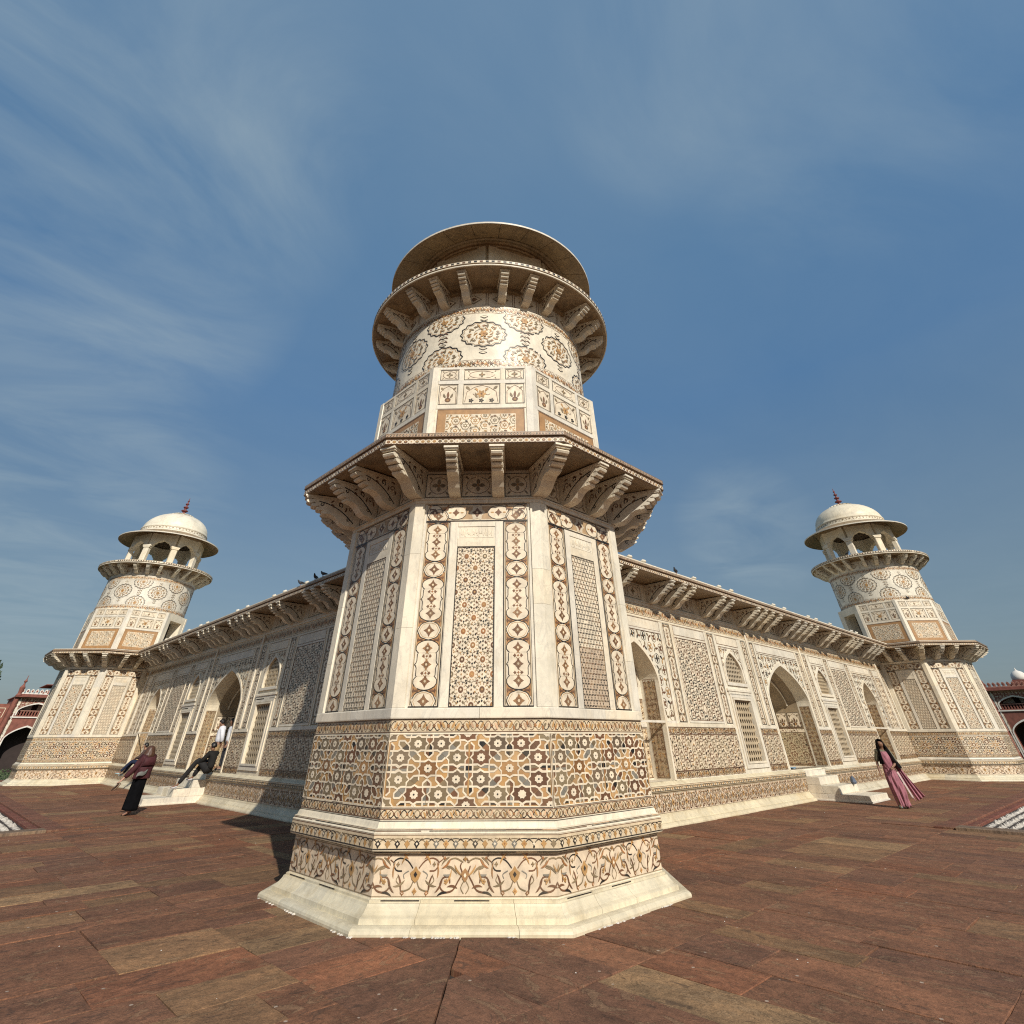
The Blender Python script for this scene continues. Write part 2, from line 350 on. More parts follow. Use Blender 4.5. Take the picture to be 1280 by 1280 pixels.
# ---- patterns
def pat_lattice(k, w, h):
    """tower dado: eight-pointed stars with white flowers, bound by crossing white straps (one quarter of the repeat, mirrored)"""
    sx, sy, per, vm = .00056, .000428, 1.058, .358
    k.rect(-w/2, 0, w/2, h, OCH, 0)
    def q(x, y): return ((x-75-(855-y)*.07)*sx, (855-y)*sy)
    def star(cx, cy, kx=1., ky=1.):
        R_, a, c = 250, 192, 78; Ry, ay, cy_ = 205, 158, 66
        P = [(0, Ry), (c, ay), (a, ay), (a, cy_), (R_, 0), (a, -cy_), (a, -ay), (c, -ay), (0, -Ry), (-c, -ay), (-a, -ay), (-a, -cy_), (-R_, 0), (-a, cy_), (-a, ay), (-c, ay)]
        x0, y0 = q(cx, cy); return [(x0+p[0]*sx, y0+p[1]*sy) for p in P], (x0, y0)
    STR = [[(200, 450), (190, 530), (95, 612)], [(200, 450), (95, 450)], [(385, 502), (290, 590), (285, 697)], [(265, 697), (400, 690), (485, 610)], [(350, 855), (440, 780), (560, 778)], [(553, 778), (550, 855)],
           [(745, 845), (840, 778), (935, 778)], [(935, 778), (1020, 778)], [(935, 778), (930, 855)], [(945, 452), (945, 340), (1030, 262)], [(945, 452), (1027, 452)], [(755, 400), (845, 310), (845, 210)], [(645, 285), (720, 213), (845, 213)],
           [(580, 130), (690, 130), (775, 58)], [(580, 130), (580, 40)], [(395, 80), (440, 40)], [(395, 80), (350, 40)], [(200, 130), (200, 40)], [(200, 130), (130, 130)]]
    OC = [[(205, 460), (300, 455), (375, 505), (280, 585), (270, 680), (180, 680), (105, 615), (190, 530)], [(290, 700), (400, 700), (485, 620), (555, 685), (555, 770), (440, 770), (350, 850), (285, 780)],
          [(590, 140), (690, 135), (775, 65), (840, 120), (840, 205), (720, 205), (650, 275), (590, 215)], [(855, 225), (960, 225), (1020, 270), (940, 335), (940, 440), (845, 440), (765, 385), (855, 310)]]
    ST = [[(385, 512), (290, 592), (288, 690), (398, 688), (480, 610)], [(390, 508), (470, 455), (570, 455), (565, 545), (485, 606)], [(648, 290), (590, 360), (585, 445), (680, 445), (752, 392)], [(655, 285), (720, 220), (840, 220), (840, 308), (755, 390)],
          [(118, 295), (190, 370), (195, 445), (103, 445)], [(103, 455), (195, 455), (188, 528), (95, 605)], [(360, 855), (440, 785), (548, 785), (548, 855)], [(558, 785), (665, 785), (740, 850), (556, 855)], [(117, 275), (190, 212), (195, 135), (125, 135)],
          [(1017, 785), (940, 785), (936, 855), (1013, 855)], [(755, 852), (840, 785), (928, 785), (925, 855)], [(1027, 622), (950, 690), (942, 770), (1018, 770)], [(1032, 275), (955, 340), (952, 445), (1028, 445)], [(952, 460), (952, 545), (1026, 602), (1028, 460)],
          [(130, 60), (192, 60), (192, 118), (128, 118)], [(210, 60), (340, 60), (320, 118), (210, 118)], [(590, 60), (740, 60), (690, 118), (590, 118)], [(440, 60), (570, 60), (570, 118), (480, 118)]]
    dark = (BRN, BRN, OLV, (.17, .085, .04), (.20, .15, .085), (.13, .09, .055))
    small = (BRN, BRN, OLV, GRY, BLK, (.23, .11, .05), GRY, OLV)
    n = int(w/per/2)+2
    for c in range(-n, n+1):
        X0 = c*per+.53
        if abs(X0)-per > w/2: continue
        for mx_ in (1, -1):
            for my in (1, -1):
                T = lambda p: (X0+mx_*p[0], vm+my*p[1])
                for P in OC: k.poly([T(q(*p)) for p in P], random.choice((OCH, OCH, (.36, .20, .08), (.45, .28, .13))), 1)
                for i, P in enumerate(ST):
                    k.poly([T(q(*p)) for p in P], (BLK if i == 9 and mx_*my else random.choice(small)), 2)
                for L in STR: k.line([T(q(*p)) for p in L], .0195, WHT, 5, j=.03)
                for (sx_, sy_) in ((390, 285), (755, 610), (75, 855), (1035, 45)):
                    if sx_ == 75 and (mx_ < 0 or my < 0): continue
                    if sx_ == 1035 and mx_ < 0: continue
                    P, cc = star(sx_, sy_); P = [T(p) for p in P]; cc = T(cc); tn = random.choice(dark) if sx_ != 75 else random.choice(((.25, .12, .045), BRN, (.30, .16, .06)))
                    k.poly(P, tn, 3); k.line(P, .0195, WHT, 6, closed=True, j=.03)
                    k.poly([(cc[0]+(.056 if t % 2 else .045)*math.cos(PI*t/8), cc[1]+(.056 if t % 2 else .045)*.77*math.sin(PI*t/8)) for t in range(16)], WHT, 7, .03); k.disc(cc[0], cc[1], .012, BLK, 9, 6, .010)
    k.frame(-w/2, 0, w/2, h, .008, WHT, 12)
def pat_scroll(k, x0, x1, y0, y1, unit, bg=CRM, lw=.010, line=BLK):
    h = y1-y0; yc = (y0+y1)/2
    k.rect(x0, y0, x1, y1, bg, 0, .03)
    k.rect(x0, y0, x1, y0+.008, BRN, 2); k.rect(x0, y1-.008, x1, y1, BRN, 2)
    n = max(1, round((x1-x0)/unit)); u = (x1-x0)/n; r = h*.36
    for i in range(n):
        cx = x0+(i+.5)*u
        lc = random.choice((line, line, BRN))
        P = [(cx-u*.5+u*t/12., yc+(r*math.sin(PI*t/6.))*(1 if i % 2 == 0 else -1)) for t in range(13)]
        k.line(P, lw, lc, 3)
        k.line([(p[0], 2*yc-p[1]) for p in P], lw*.8, OLV if i % 3 else BRN, 2)
        sg = 1 if i % 2 == 0 else -1
        k.leaf(cx-u*.30, yc-sg*r*.5, .6*sg, u*.42, h*.24, random.choice((OCH, OCH, PIN)), 4, .8*sg)
        k.leaf(cx+u*.30, yc+sg*r*.5, PI+.6*sg, u*.42, h*.22, random.choice((OCH, OLV, PIN)), 5, .8*sg)
        k.leaf(cx, yc, -PI/2*sg+.5, h*.4, h*.16, random.choice((OCH, RUS)), 6, -.8)
        k.flower(cx+u*.5, yc, h*.17, RUS if i % 2 else BRN, OCH, 5, 7)
def pat_drops(k, x0, x1, y0, y1, unit):
    h = y1-y0; k.rect(x0, y0, x1, y1, CRM, 0, .03)
    k.rect(x0, y0, x1, y0+.010, BLK, 2); k.rect(x0, y1-.006, x1, y1, BRN, 2)
    n = max(1, round((x1-x0)/unit)); u = (x1-x0)/n; yb = y0+h*.40
    ph = random.randint(0, 9)
    for i in range(-1, n+1):
        cx = x0+(i+.5)*u
        P = [(cx+u*math.cos(PI-PI*t/12), yb-.02+h*.50*math.sin(PI-PI*t/12)) for t in range(13)]
        k.line(P, .007, BLK if (i+ph) % 10 > 3 else OLV, 3)
        c = OCH if i % 2 else random.choice((GRY, BLK, GRY, BLK, OLV))
        k.dia(cx, yb, u*.30, h*.26, c, 5); k.disc(cx, yb-h*.20, u*.10, c, 5, 6)
        if c == BLK or c == GRY: k.dia(cx, yb, u*.13, h*.11, WHT, 7, .03)
        elif random.random() < .5: k.dia(cx, yb, u*.09, h*.08, RUS, 7)
        k.dia(cx+u*.5, yb+h*.33, u*.08, h*.06, BRN, 5)
def pat_arabesque(k, x0, x1, y0, y1, unit, lw=.014):
    """big scrolls: mirrored vines about orange flowers"""
    h = y1-y0; k.rect(x0, y0, x1, y1, (.64, .52, .385), 0, .03)
    k.rect(x0, y0+.004, x1, y0+.010, OLV, 2); k.rect(x0, y1-.009, x1, y1-.003, OLV, 2)
    n = max(1, round((x1-x0)/unit)); u = (x1-x0)/n; yc = (y0+y1)/2; U = u*.5
    for i in range(-1, n+1):
        cx = x0+(i+.5)*u
        for sg in (-1, 1):
            X = lambda d: cx+sg*d*U
            def V(P, w=1., c=BRN, l=3): k.line([(X(p[0]), yc+p[1]*h) for p in bez(P)], lw*w, c, l)
            V([(.06, .16), (.18, .34), (.34, .40), (.46, .30), (.40, .12), (.28, .10)], 1, BRN if sg > 0 else BLK)
            V([(.04, -.14), (.10, -.30), (.26, -.36), (.30, -.22)], 1, OLV)
            V([(.98, .40), (.90, .22), (.94, .05), (.86, -.14), (.76, -.34), (.60, -.38), (.50, -.24), (.56, -.06), (.68, -.04), (.70, -.18)], 1.15, BRN, 4)
            V([(1.0, -.10), (.92, -.28), (.98, -.42)], .8, OLV); V([(.96, .30), (.80, .40), (.66, .34), (.62, .20), (.72, .14)], .95, OLV, 5)
            V([(.46, .30), (.56, .40), (.52, .46)], .7, BRN, 5); V([(.30, -.22), (.38, -.12), (.34, 0)], .7, OLV, 5); V([(.14, .10), (.24, .02), (.22, -.08)], .8, GRY, 3)
            for (dx, dy, a, L, c) in ((.30, .24, 1.9, .15, OCH), (.36, .04, -2.3, .17, BRN), (.20, -.10, -.8, .15, OLV), (.44, -.08, 1.2, .14, (.33, .18, .08)), (.84, .02, 2.2, .15, OLV), (.60, -.22, .6, .15, OCH),
                                      (.78, .26, -1.2, .14, OCH), (.52, .16, .2, .14, RUS), (.86, -.30, 2.6, .13, BRN), (.40, -.40, .5, .16, BRN), (.16, .38, .4, .13, RUS), (.68, .42, 3.3, .12, OLV), (.10, -.02, 2.4, .12, PIN), (.66, -.40, 2.9, .13, BLK), (.56, .02, -.4, .10, GRY)):
                k.leaf(X(dx), yc+dy*h, a if sg > 0 else PI-a, L*U*1.7, h*.055, c, 6, .9*sg)
            k.flower(X(.62), yc-.14*h, h*.07, OCH, BRN, 5, 8); k.flower(X(.37), yc+.26*h, h*.06, OLV, OCH, 4, 8)
            k.star(X(.24), yc-.40*h, h*.065, h*.04, 4, RUS, 8); k.dia(X(.24), yc-.40*h, h*.02, h*.02, WHT, 9); k.star(X(.58), yc+.40*h, h*.055, h*.03, 4, RUS, 8)
        q = h*.17
        k.poly([(cx, yc+q*1.3), (cx+q*.5, yc+q*.7), (cx+q*1.1, yc+q*.35), (cx+q*.7, yc-q*.5), (cx, yc-q), (cx-q*.7, yc-q*.5), (cx-q*1.1, yc+q*.35), (cx-q*.5, yc+q*.7)], OCH, 9, .06)
        k.dia(cx, yc+.02*h, h*.065, h*.075, BLK, 11); k.star(cx, yc-.36*h, h*.085, h*.05, 4, OCH, 8); k.dia(cx, yc-.36*h, h*.025, h*.025, RUS, 10)
        mx_ = cx+u/2; c = random.choice((OLV, OCH, (.33, .18, .08)))
        k.poly([(mx_, yc+q), (mx_+q*.8, yc+q*.3), (mx_+q*.5, yc-q*.5), (mx_, yc-q*.9), (mx_-q*.5, yc-q*.5), (mx_-q*.8, yc+q*.3)], c, 9, .06); k.dia(mx_, yc, h*.05, h*.06, WHT, 11); k.star(mx_, yc+.38*h, h*.07, h*.04, 4, OCH if c != OCH else RUS, 8)
def bez(P, m_=3):
    o = []
    n = len(P)
    for i in range(n-1):
        p0, p1, p2, p3 = P[max(0, i-1)], P[i], P[i+1], P[min(n-1, i+2)]
        for s in range(m_):
            t = s/m_
            o.append(tuple(.5*((2*p1[d])+(-p0[d]+p2[d])*t+(2*p0[d]-5*p1[d]+4*p2[d]-p3[d])*t*t+(-p0[d]+3*p1[d]-3*p2[d]+p3[d])*t**3) for d in (0, 1)))
    o.append(P[-1]); return o
def pat_rosettes(k, x0, x1, y0, y1, sx, sy):
    """rosette panel: rings of small dark and ochre stones round brown eyes"""
    k.rect(x0, y0, x1, y1, WHT, 0, .02); k.frame(x0, y0, x1, y1, .012, BLK, 12)
    xc = (x0+x1)/2; row = 0; y = y0+.02
    ry = sy*.5/(sx*.5)
    while y < y1+sy*.5:
        xs = (xc-sx/2, xc+sx/2) if row % 2 else (xc-sx, xc, xc+sx)
        for x in xs:
            c = random.choice((RUS, BRN, (.33, .17, .07), OLV, BRN)); P = lambda r, a: (x+math.cos(a)*r*sx, y+math.sin(a)*r*sx*1.05)
            k.disc(x, y, sx*.125, c, 4, 12); k.disc(x, y, sx*.050, CRM if random.random() < .6 else OCH, 6, 6)
            ring = [P(.33 if q % 2 else .26, 2*PI*q/20) for q in range(20)]
            k.line(ring, .0075, OLV, 4, True)
            for q in range(10):
                a = 2*PI*q/10
                k.disc(*P(.205, a), sx*.030, OCH if q % 2 else RUS, 3, 4, a0=a)
                a += PI/10
                k.dia(*P(.40, a), sx*.052, sx*.052, random.choice((BRN, BLK, BLK, OLV)), 5)
                k.dia(*P(.50, a+PI/10), sx*.042, sx*.042, random.choice((BRN, OLV, GRY, OCH)), 7)
        y += sy*.5; row += 1
def pat_honey(k, x0, x1, y0, y1, s, cols=(BLK, BLK, BRN, BRN, OLV, (.22, .13, .06)), patch=None):
    """white six-sided stones parted by small dark rhombs"""
    k.rect(x0, y0, x1, y1, WHT, 0, .02); k.frame(x0, y0, x1, y1, .008, BLK, 8)
    if patch: k.rect(x0, patch[0], x1, patch[1], (.42, .33, .24), 1)
    y = y0; row = 0; rw = s*.866
    while y < y1+s:
        x = x0+.01-(s/2 if row % 2 else 0)
        while x < x1+s:
            dk = math.sin(x*9+y*5)+math.sin(y*6.3+1) > .5
            for q in range(3):
                a = PI*q/3; c, n = math.cos(a), math.sin(a); mx_, my = x+c*s/2, y+n*s/2
                w, h = s*.16, s*.235
                k.poly([(mx_+c*w, my+n*w), (mx_-n*h, my+c*h), (mx_-c*w, my-n*w), (mx_+n*h, my-c*h)], random.choice(cols[:2] if dk else cols), 3+q)
            x += s
        y += rw; row += 1
def pat_cartouches(k, xc, w, y0, y1, field=(.36, .19, .075)):
    """flower column: long lobed cartouches and round medallions, ochre only in the corners between them"""
    hw = w/2; K = w/.43
    k.rect(xc-hw, y0, xc+hw, y1, (.66, .565, .43), 0, .03)
    k.frame(xc-hw, y0, xc+hw, y1, .014*min(1, K+.2), BLK, 9)
    for sg in (-1, 1): k.rect(xc+sg*hw*.84-.005, y0+.03, xc+sg*hw*.84+.005, y1-.01, (.25, .18, .09), 8)
    k.rect(xc-hw*.80, y0+.035, xc+hw*.80, y1-.01, (.66, .575, .45), 1, .02)
    i = 0; y = y0-.05*K; r = hw*.775
    def fl(x, yy, q):
        k.star(x, yy, q, q*.50, 4, random.choice((BRN, (.27, .14, .06), (.2, .1, .05))), 6); k.star(x, yy, q*.62, q*.42, 4, (.21, .11, .05), 7, PI/4); k.disc(x, yy, q*.22, CRM, 9, 6)
    while y < y1:
        if i % 2 == 0:
            L = .235*K; cy = y+L/2
            lob = [(xc+r*(1+.03*math.cos(8*t))*math.cos(t), cy+L*.5*(1+.03*math.cos(8*t))*math.sin(t)) for t in [2*PI*q/28 for q in range(28)]]
            k.poly(lob, WHT, 3, .03); k.line(lob, .011, BLK, 5, True); fl(xc, cy, r*.50)
            k.line([(xc+(p[0]-xc)*.84, cy+(p[1]-cy)*.84) for p in lob[::2]], .006, OCH, 5, True)
        else:
            L = .60*K; cy = y+L/2; lob = []
            # end bulbs, straight flanks with a point at mid height
            pr = [(0, 1), (.35, .98), (.60, .93), (.84, .86), (1.0, .74), (1.0, .60), (.88, .52), (.76, .47), (.84, .42), (.84, .14), (.92, .05), (1.02, 0)]
            right = [(p[0], p[1]) for p in pr]+[(p[0], -p[1]) for p in pr[:-1][::-1]]
            lob = [(xc+p[0]*r, cy+p[1]*L/2) for p in right]+[(xc-p[0]*r, cy-p[1]*L/2) for p in right[1:-1]]
            # convex pieces so that the white shows inside the outline
            mid = [(xc-.84*r, cy-.46*L/2), (xc+.84*r, cy-.46*L/2), (xc+.84*r, cy+.46*L/2), (xc-.84*r, cy+.46*L/2)]
            k.poly(mid, WHT, 3, .03); k.poly([(xc-r, cy), (xc, cy-.14*L/2), (xc+r, cy), (xc, cy+.14*L/2)], WHT, 3, .02)
            for sg in (-1, 1): k.poly([(xc+p[0]*r*e, cy+sg*p[1]*L/2) for e, ps in ((1, pr[:8]), (-1, pr[:8][::-1])) for p in ps], WHT, 4, .02)
            k.line(lob, .011, BLK, 6, True)
            for dy in (-.33, 0, .33): fl(xc, cy+dy*L, r*.46)
            for dy in (-.17, .17):
                for sg in (-1, 1): k.star(xc+sg*r*.30, cy+dy*L, r*.15, r*.08, 4, BRN, 7); k.line([(xc, cy+dy*L*.5), (xc+sg*r*.30, cy+dy*L), (xc, cy+dy*L*1.5)], .006, OCH, 6)
                k.star(xc, cy+dy*L, r*.12, r*.06, 4, RUS, 7)
        y += L+.006*K; i += 1
        for sg in (-1, 1):      # ochre only in the corners between two cartouches
            k.poly([(xc+sg*hw*.80, y-.08*K), (xc+sg*hw*.80, y+.08*K), (xc+sg*r*.62, y+.035*K), (xc+sg*r*.16, y-.003), (xc+sg*r*.62, y-.04*K)], field, 2)
            k.leaf(xc+sg*r*.45, y-.004, PI/2-sg*PI/2, r*.45, .026*K, BRN, 7); k.dia(xc+sg*hw*.70, y-.003, .016*K, .030*K, BRN, 8)
def pat_hcart(k, x0, x1, y0, y1):
    h = y1-y0; yc = (y0+y1)/2
    k.rect(x0, y0, x1, y1, (.62, .52, .38), 0, .03); k.rect(x0+.03, y0+.035, x1-.03, y1-.035, (.40, .27, .15), 1, .03); k.frame(x0, y0, x1, y1, .012, BLK, 9)
    xs = [x0+h*.55, (x0+x1)/2, x1-h*.55]
    xs = [x0+h*.5+(x1-x0-h)*t for t in (0, .25, .5, .75, 1)]
    for i, x in enumerate(xs):
        if i % 2 == 0 and i != 2:
            k.disc(x, yc, h*.44, WHT, 3, 16, j=.03); k.ring(x, yc, h*.45, .009, BLK, 5)
            k.star(x, yc, h*.26, h*.14, 4, BRN, 6); k.disc(x, yc, h*.06, CRM, 8, 6)
        elif i == 2:
            k.star(x, yc, h*.5, h*.34, 6, WHT, 3); k.star(x, yc, h*.3, h*.17, 4, BRN, 6); k.disc(x, yc, h*.07, CRM, 8, 6)
        else:
            k.disc(x, yc, h*.62, WHT, 3, 14, h*.40, j=.03); k.ring(x, yc, h*.63, .009, BLK, 5, 14, h*.41)
            k.star(x, yc, h*.22, h*.12, 4, BRN, 6); k.leaf(x+h*.25, yc, 0, h*.22, h*.08, OCH, 6); k.leaf(x-h*.25, yc, PI, h*.22, h*.08, OCH, 6)
def pat_floral(k, x0, x1, y0, y1, dens=1., cols=(BRN, OLV, OCH, BLK), bg=CRM, s=.16, frame=BRN):
    """all-over vine and flower ground for walls"""
    k.rect(x0, y0, x1, y1, bg, 0, .03)
    if frame: k.frame(x0, y0, x1, y1, .012, frame, 8)
    nx = max(1, round((x1-x0)/s)); ny = max(1, round((y1-y0)/s))
    ux = (x1-x0)/nx; uy = (y1-y0)/ny
    for i in range(nx):
        for j in range(ny):
            x = x0+(i+.5)*ux; y = y0+(j+.5)*uy; r = min(ux, uy)
            c = random.choice(cols)
            if (i+j) % 2 == 0:
                k.flower(x, y, r*.34, c, random.choice(cols), 4, 4, random.random())
                k.ring(x, y, r*.47, r*.055, random.choice(cols), 3, 8)
            else:
                a = random.random()*6.3
                for q in range(3): k.leaf(x, y, a+q*2.1, r*.5, r*.2, random.choice(cols), 4+q, .9)
def pat_geo(k, x0, x1, y0, y1, s=.2, cols=(BRN, OLV, OCH, GRY), bg=WHT, frame=BRN, dark=0.):
    """six-fold net of rings, stars and small stones used on the wall panels and wall dados"""
    k.rect(x0, y0, x1, y1, bg, 0, .03)
    if frame: k.frame(x0, y0, x1, y1, .014, frame, 8)
    x = x0; row = 0
    while x < x1+s:
        y = y0-(s/2 if row % 2 else 0)
        while y < y1+s:
            k.ring(x, y, s*.40, s*.075, random.choice((cols[1], cols[0])), 3, 6)
            k.star(x, y, s*.25, s*.13, 6, random.choice(cols[:2]), 2, PI/6); k.disc(x, y, s*.07, bg, 4, 6)
            for q in range(3):
                a = PI/3*q+random.uniform(-.2, .2); c = BLK if random.random() < dark+.12 else random.choice(cols)
                k.leaf(x+math.cos(a)*s*.46, y+math.sin(a)*s*.46, a+PI/2, s*.30, s*.13, c, 5, .5)
            y += s
        x += s*.866; row += 1
def pat_line_motif(k, x0, x1, y0, y1, kind=0):
    """small outlined panels of the upper octagon and the bracket frieze"""
    k.rect(x0, y0, x1, y1, WHT, 0, .03); k.frame(x0, y0, x1, y1, .010, BLK, 8)
    xc, yc = (x0+x1)/2, (y0+y1)/2; w, h = x1-x0, y1-y0; r = min(w, h)
    if kind == 0:       # roundel
        k.ring(xc, yc, w*.36, .009, BRN, 4, 14, h*.36); k.flower(xc, yc, r*.26, OLV, OCH, 4, 5)
        for sx in (-1, 1):
            for sy in (-1, 1): k.leaf(xc+sx*w*.40, yc+sy*h*.40, math.atan2(-sy, -sx), r*.2, r*.08, OLV, 4)
    elif kind == 1:     # vase under an arch
        k.line([(x0+w*.08, y0), (x0+w*.08, y0+h*.62), (x0+w*.25, y0+h*.80), (xc, y0+h*.93), (x1-w*.25, y0+h*.80), (x1-w*.08, y0+h*.62), (x1-w*.08, y0)], .010, BRN, 4)
        k.disc(xc, y0+h*.22, w*.16, BRN, 5, 10, h*.11); k.leaf(xc, y0+h*.3, PI/2, h*.35, w*.14, BRN, 6); k.disc(xc, y0+h*.20, w*.07, OCH, 7, 6)
        for sg in (-1, 1):
            k.leaf(xc+sg*w*.12, y0+h*.32, PI/2-sg*.7, h*.25, w*.12, OLV, 5, sg*.6); k.leaf(xc+sg*w*.42, y0+h*.86, PI/2+sg*2.3, h*.2, w*.12, OLV, 5)
    else:               # flower bush
        k.line([(x0+w*.05, y0+h*.1), (x0+w*.1, y0+h*.62), (x0+w*.3, y0+h*.85), (xc, y0+h*.95), (x1-w*.3, y0+h*.85), (x1-w*.1, y0+h*.62), (x1-w*.05, y0+h*.1)], .010, BRN, 4)
        for t in (-.28, 0, .28): k.flower(xc+t*w, y0+h*.17, w*.07, BLK, OLV, 5, 5)
        k.flower(xc, y0+h*.50, r*.20, OCH, BRN, 6, 6)
        for sg in (-1, 1):
            k.spiral(xc+sg*w*.2, y0+h*.55, w*.13, PI/2, .7, .008, BRN, 5, sg); k.leaf(xc+sg*w*.1, y0+h*.3, PI/2-sg*.8, h*.3, w*.07, OLV, 5, sg)
            k.leaf(xc+sg*w*.44, y0+h*.9, PI/2+sg*2.3, h*.25, w*.08, OLV, 5); k.leaf(xc+sg*w*.1, y0+h*.65, PI/2-sg*.6, h*.2, w*.06, OCH, 6)
def pat_edge(k, x0, x1, y0, y1, kind):
    k.rect(x0, y0, x1, y1, WHT if kind == 0 else (.42, .30, .2), 0, .03)
    h = y1-y0; yc = (y0+y1)/2; n = max(2, round((x1-x0)/(h*1.15 if kind == 0 else h*.85))); u = (x1-x0)/n
    for i in range(n):
        x = x0+(i+.5)*u
        if kind == 0:
            k.disc(x, yc, u*.33, random.choice((OLV, BLK, OCH, BRN)), 2, 8, h*.30); k.disc(x, yc, u*.13, OCH, 4, 6, h*.12)
            for sy in (-1, 1): k.poly([(x+u*.5-u*.3, yc+sy*h*.5), (x+u*.5+u*.3, yc+sy*h*.5), (x+u*.5, yc+sy*h*.22)], BRN, 2)
        else:
            k.dia(x, yc, u*.34, h*.36, BLK if i % 2 else BRN, 2); k.dia(x, yc, u*.14, h*.14, WHT, 4)
    k.rect(x0, y0, x1, y0+h*.09, BRN, 5); k.rect(x0, y1-h*.07, x1, y1, BRN, 5)

# ------------------------------------------------------------------ brackets
def bracket_mesh(name, L, H, T, carve=True):
    """S-shaped console: foot at the wall (y=0), reaching out to y=-L; z 0..H; width T"""
    P = [(0, 0), (-.17*L, 0), (-.27*L, .03*H), (-.36*L, .12*H), (-.44*L, .27*H), (-.53*L, .36*H), (-.62*L, .38*H), (-.64*L, .47*H), (-.71*L, .49*H), (-.74*L, .60*H),
         (-.80*L, .67*H), (-.83*L, .74*H), (-.89*L, .76*H), (-.90*L, .85*H), (-.84*L, .875*H), (-.96*L, .885*H), (-.97*L, .93*H), (-1.0*L, .94*H), (-1.0*L, H), (0, H)]
    n = len(P); V = []; F = []
    for x, sc_ in ((-T/2, 1), (T/2, 1)):
        V += [(x, y, z) for y, z in P]
    F.append(tuple(range(n))); F.append(tuple(range(2*n-1, n-1, -1)))
    F += [(i, i+n, (i+1) % n+n, (i+1) % n) for i in range(n)]
    parts = [(V, F)]
    # scalloped rolls across the front, a little wider than the body
    for cy, cz, r in ((-.64, .43, .05), (-.745, .55, .05), (-.84, .66, .052), (-.92, .79, .058)):
        ring = []
        for k in range(8):
            a = 2*PI*k/8; ring.append((cy*L+math.cos(a)*r*L*1.3, cz*H+math.sin(a)*r*H*1.3))
        for y_, z_ in (): pass
        v = [(-T*.46, y_, z_) for y_, z_ in ring]+[(T*.46, y_, z_) for y_, z_ in ring]
        f = [tuple(range(8)), tuple(range(15, 7, -1))]+[(i, i+8, (i+1) % 8+8, (i+1) % 8) for i in range(8)]
        parts.append((v, f))
    parts.append(box(-T*.62, T*.62, -1.03*L, 0, .93*H, .995*H)); parts.append(box(-T*.56, T*.56, -1.0*L, 0, .885*H, .925*H))
    V, F = join(parts)
    me = bpy.data.meshes.new(name); me.from_pydata(V, [], F); me.materials.append(M_MARB); me.update()
    # black scroll lines on both cheeks
    k = Ink(-L, 0, 0, H)
    sp = [(-.12*L, .12*H), (-.25*L, .35*H), (-.42*L, .58*H), (-.62*L, .74*H), (-.78*L, .80*H)]
    k.line(bez(sp), .018, BLK, 1)
    k.spiral(-.72*L, .70*H, .09*H, 2.2, 1.1, .017, BLK, 2, -1, 12); k.spiral(-.40*L, .74*H, .10*H, -1, 1.0, .017, BLK, 2, 1, 12)
    k.spiral(-.2*L, .62*H, .11*H, 0, 1.0, .015, BRN, 3, 1, 12); k.spiral(-.22*L, .25*H, .07*H, 0, 1.0, .015, BLK, 3, -1, 12)
    for x_, z_, a in ((-.5, .62, 2.), (-.3, .5, 1.), (-.15, .8, 2.5), (-.58, .8, .4), (-.35, .84, 3.), (-.12, .42, 1.5)): k.leaf(x_*L, z_*H, a, .2*H, .06*H, BRN, 4, .8)
    V = []; F = []; C = []
    for sg in (-1, 1):
        for i, (Q, c, l) in enumerate(k.P):
            n = len(V); h = T/2+.0015+l*.0006+(i % 9)*.00005
            V += [(sg*h, p[0], p[1]) for p in Q]; F.append(tuple(range(n, n+len(Q)))); C.append(c)
    mi = bpy.data.meshes.new(name+'_inlay'); mi.from_pydata(V, [], F)
    ca = mi.color_attributes.new('Col', 'FLOAT_COLOR', 'CORNER'); ca.data.foreach_set('color', [q for f, c in zip(F, C) for _ in f for q in (*c, 1.)])
    # carry both in one mesh: cheeks' lines are let into the same stone
    b = bmesh.new(); b.from_mesh(me); b.to_mesh(me); b.free()
    V0 = [tuple(v.co) for v in me.vertices]; F0 = [tuple(p.vertices) for p in me.polygons]; n0 = len(V0)
    m2 = bpy.data.meshes.new(name); m2.from_pydata(V0+V, [], F0+[tuple(i+n0 for i in f) for f in F])
    ca = m2.color_attributes.new('Col', 'FLOAT_COLOR', 'CORNER')
    ca.data.foreach_set('color', [q for f, c in zip(F0+F, [WHT]*len(F0)+C) for _ in f for q in (*c, 1.)])
    m2.materials.append(M_MARB); m2.materials.append(M_INL)
    m2.polygons.foreach_set('material_index', [0]*len(F0)+[1]*len(F)); m2.update()
    bpy.data.meshes.remove(me); bpy.data.meshes.remove(mi)
    return m2
B_OCT = bracket_mesh('bracket', 1.02, .52, .20)
B_CORN = bracket_mesh('bracket', 1.12, .53, .24)
B_RING = bracket_mesh('bracket', .74, .46, .19)

RB = random.Random(31)
def put(me, name, parent, x, y, z, rz):
    o = ob(name, me, parent, (x, y, z), rz+RB.uniform(-.012, .012)); o.scale = (RB.uniform(.96, 1.04), RB.uniform(.97, 1.0), 1); return o
def radial(parent, me, name, ang, r, z):
    a = rad(ang); return put(me, name, parent, r*math.cos(a), r*math.sin(a), z, a+PI/2)

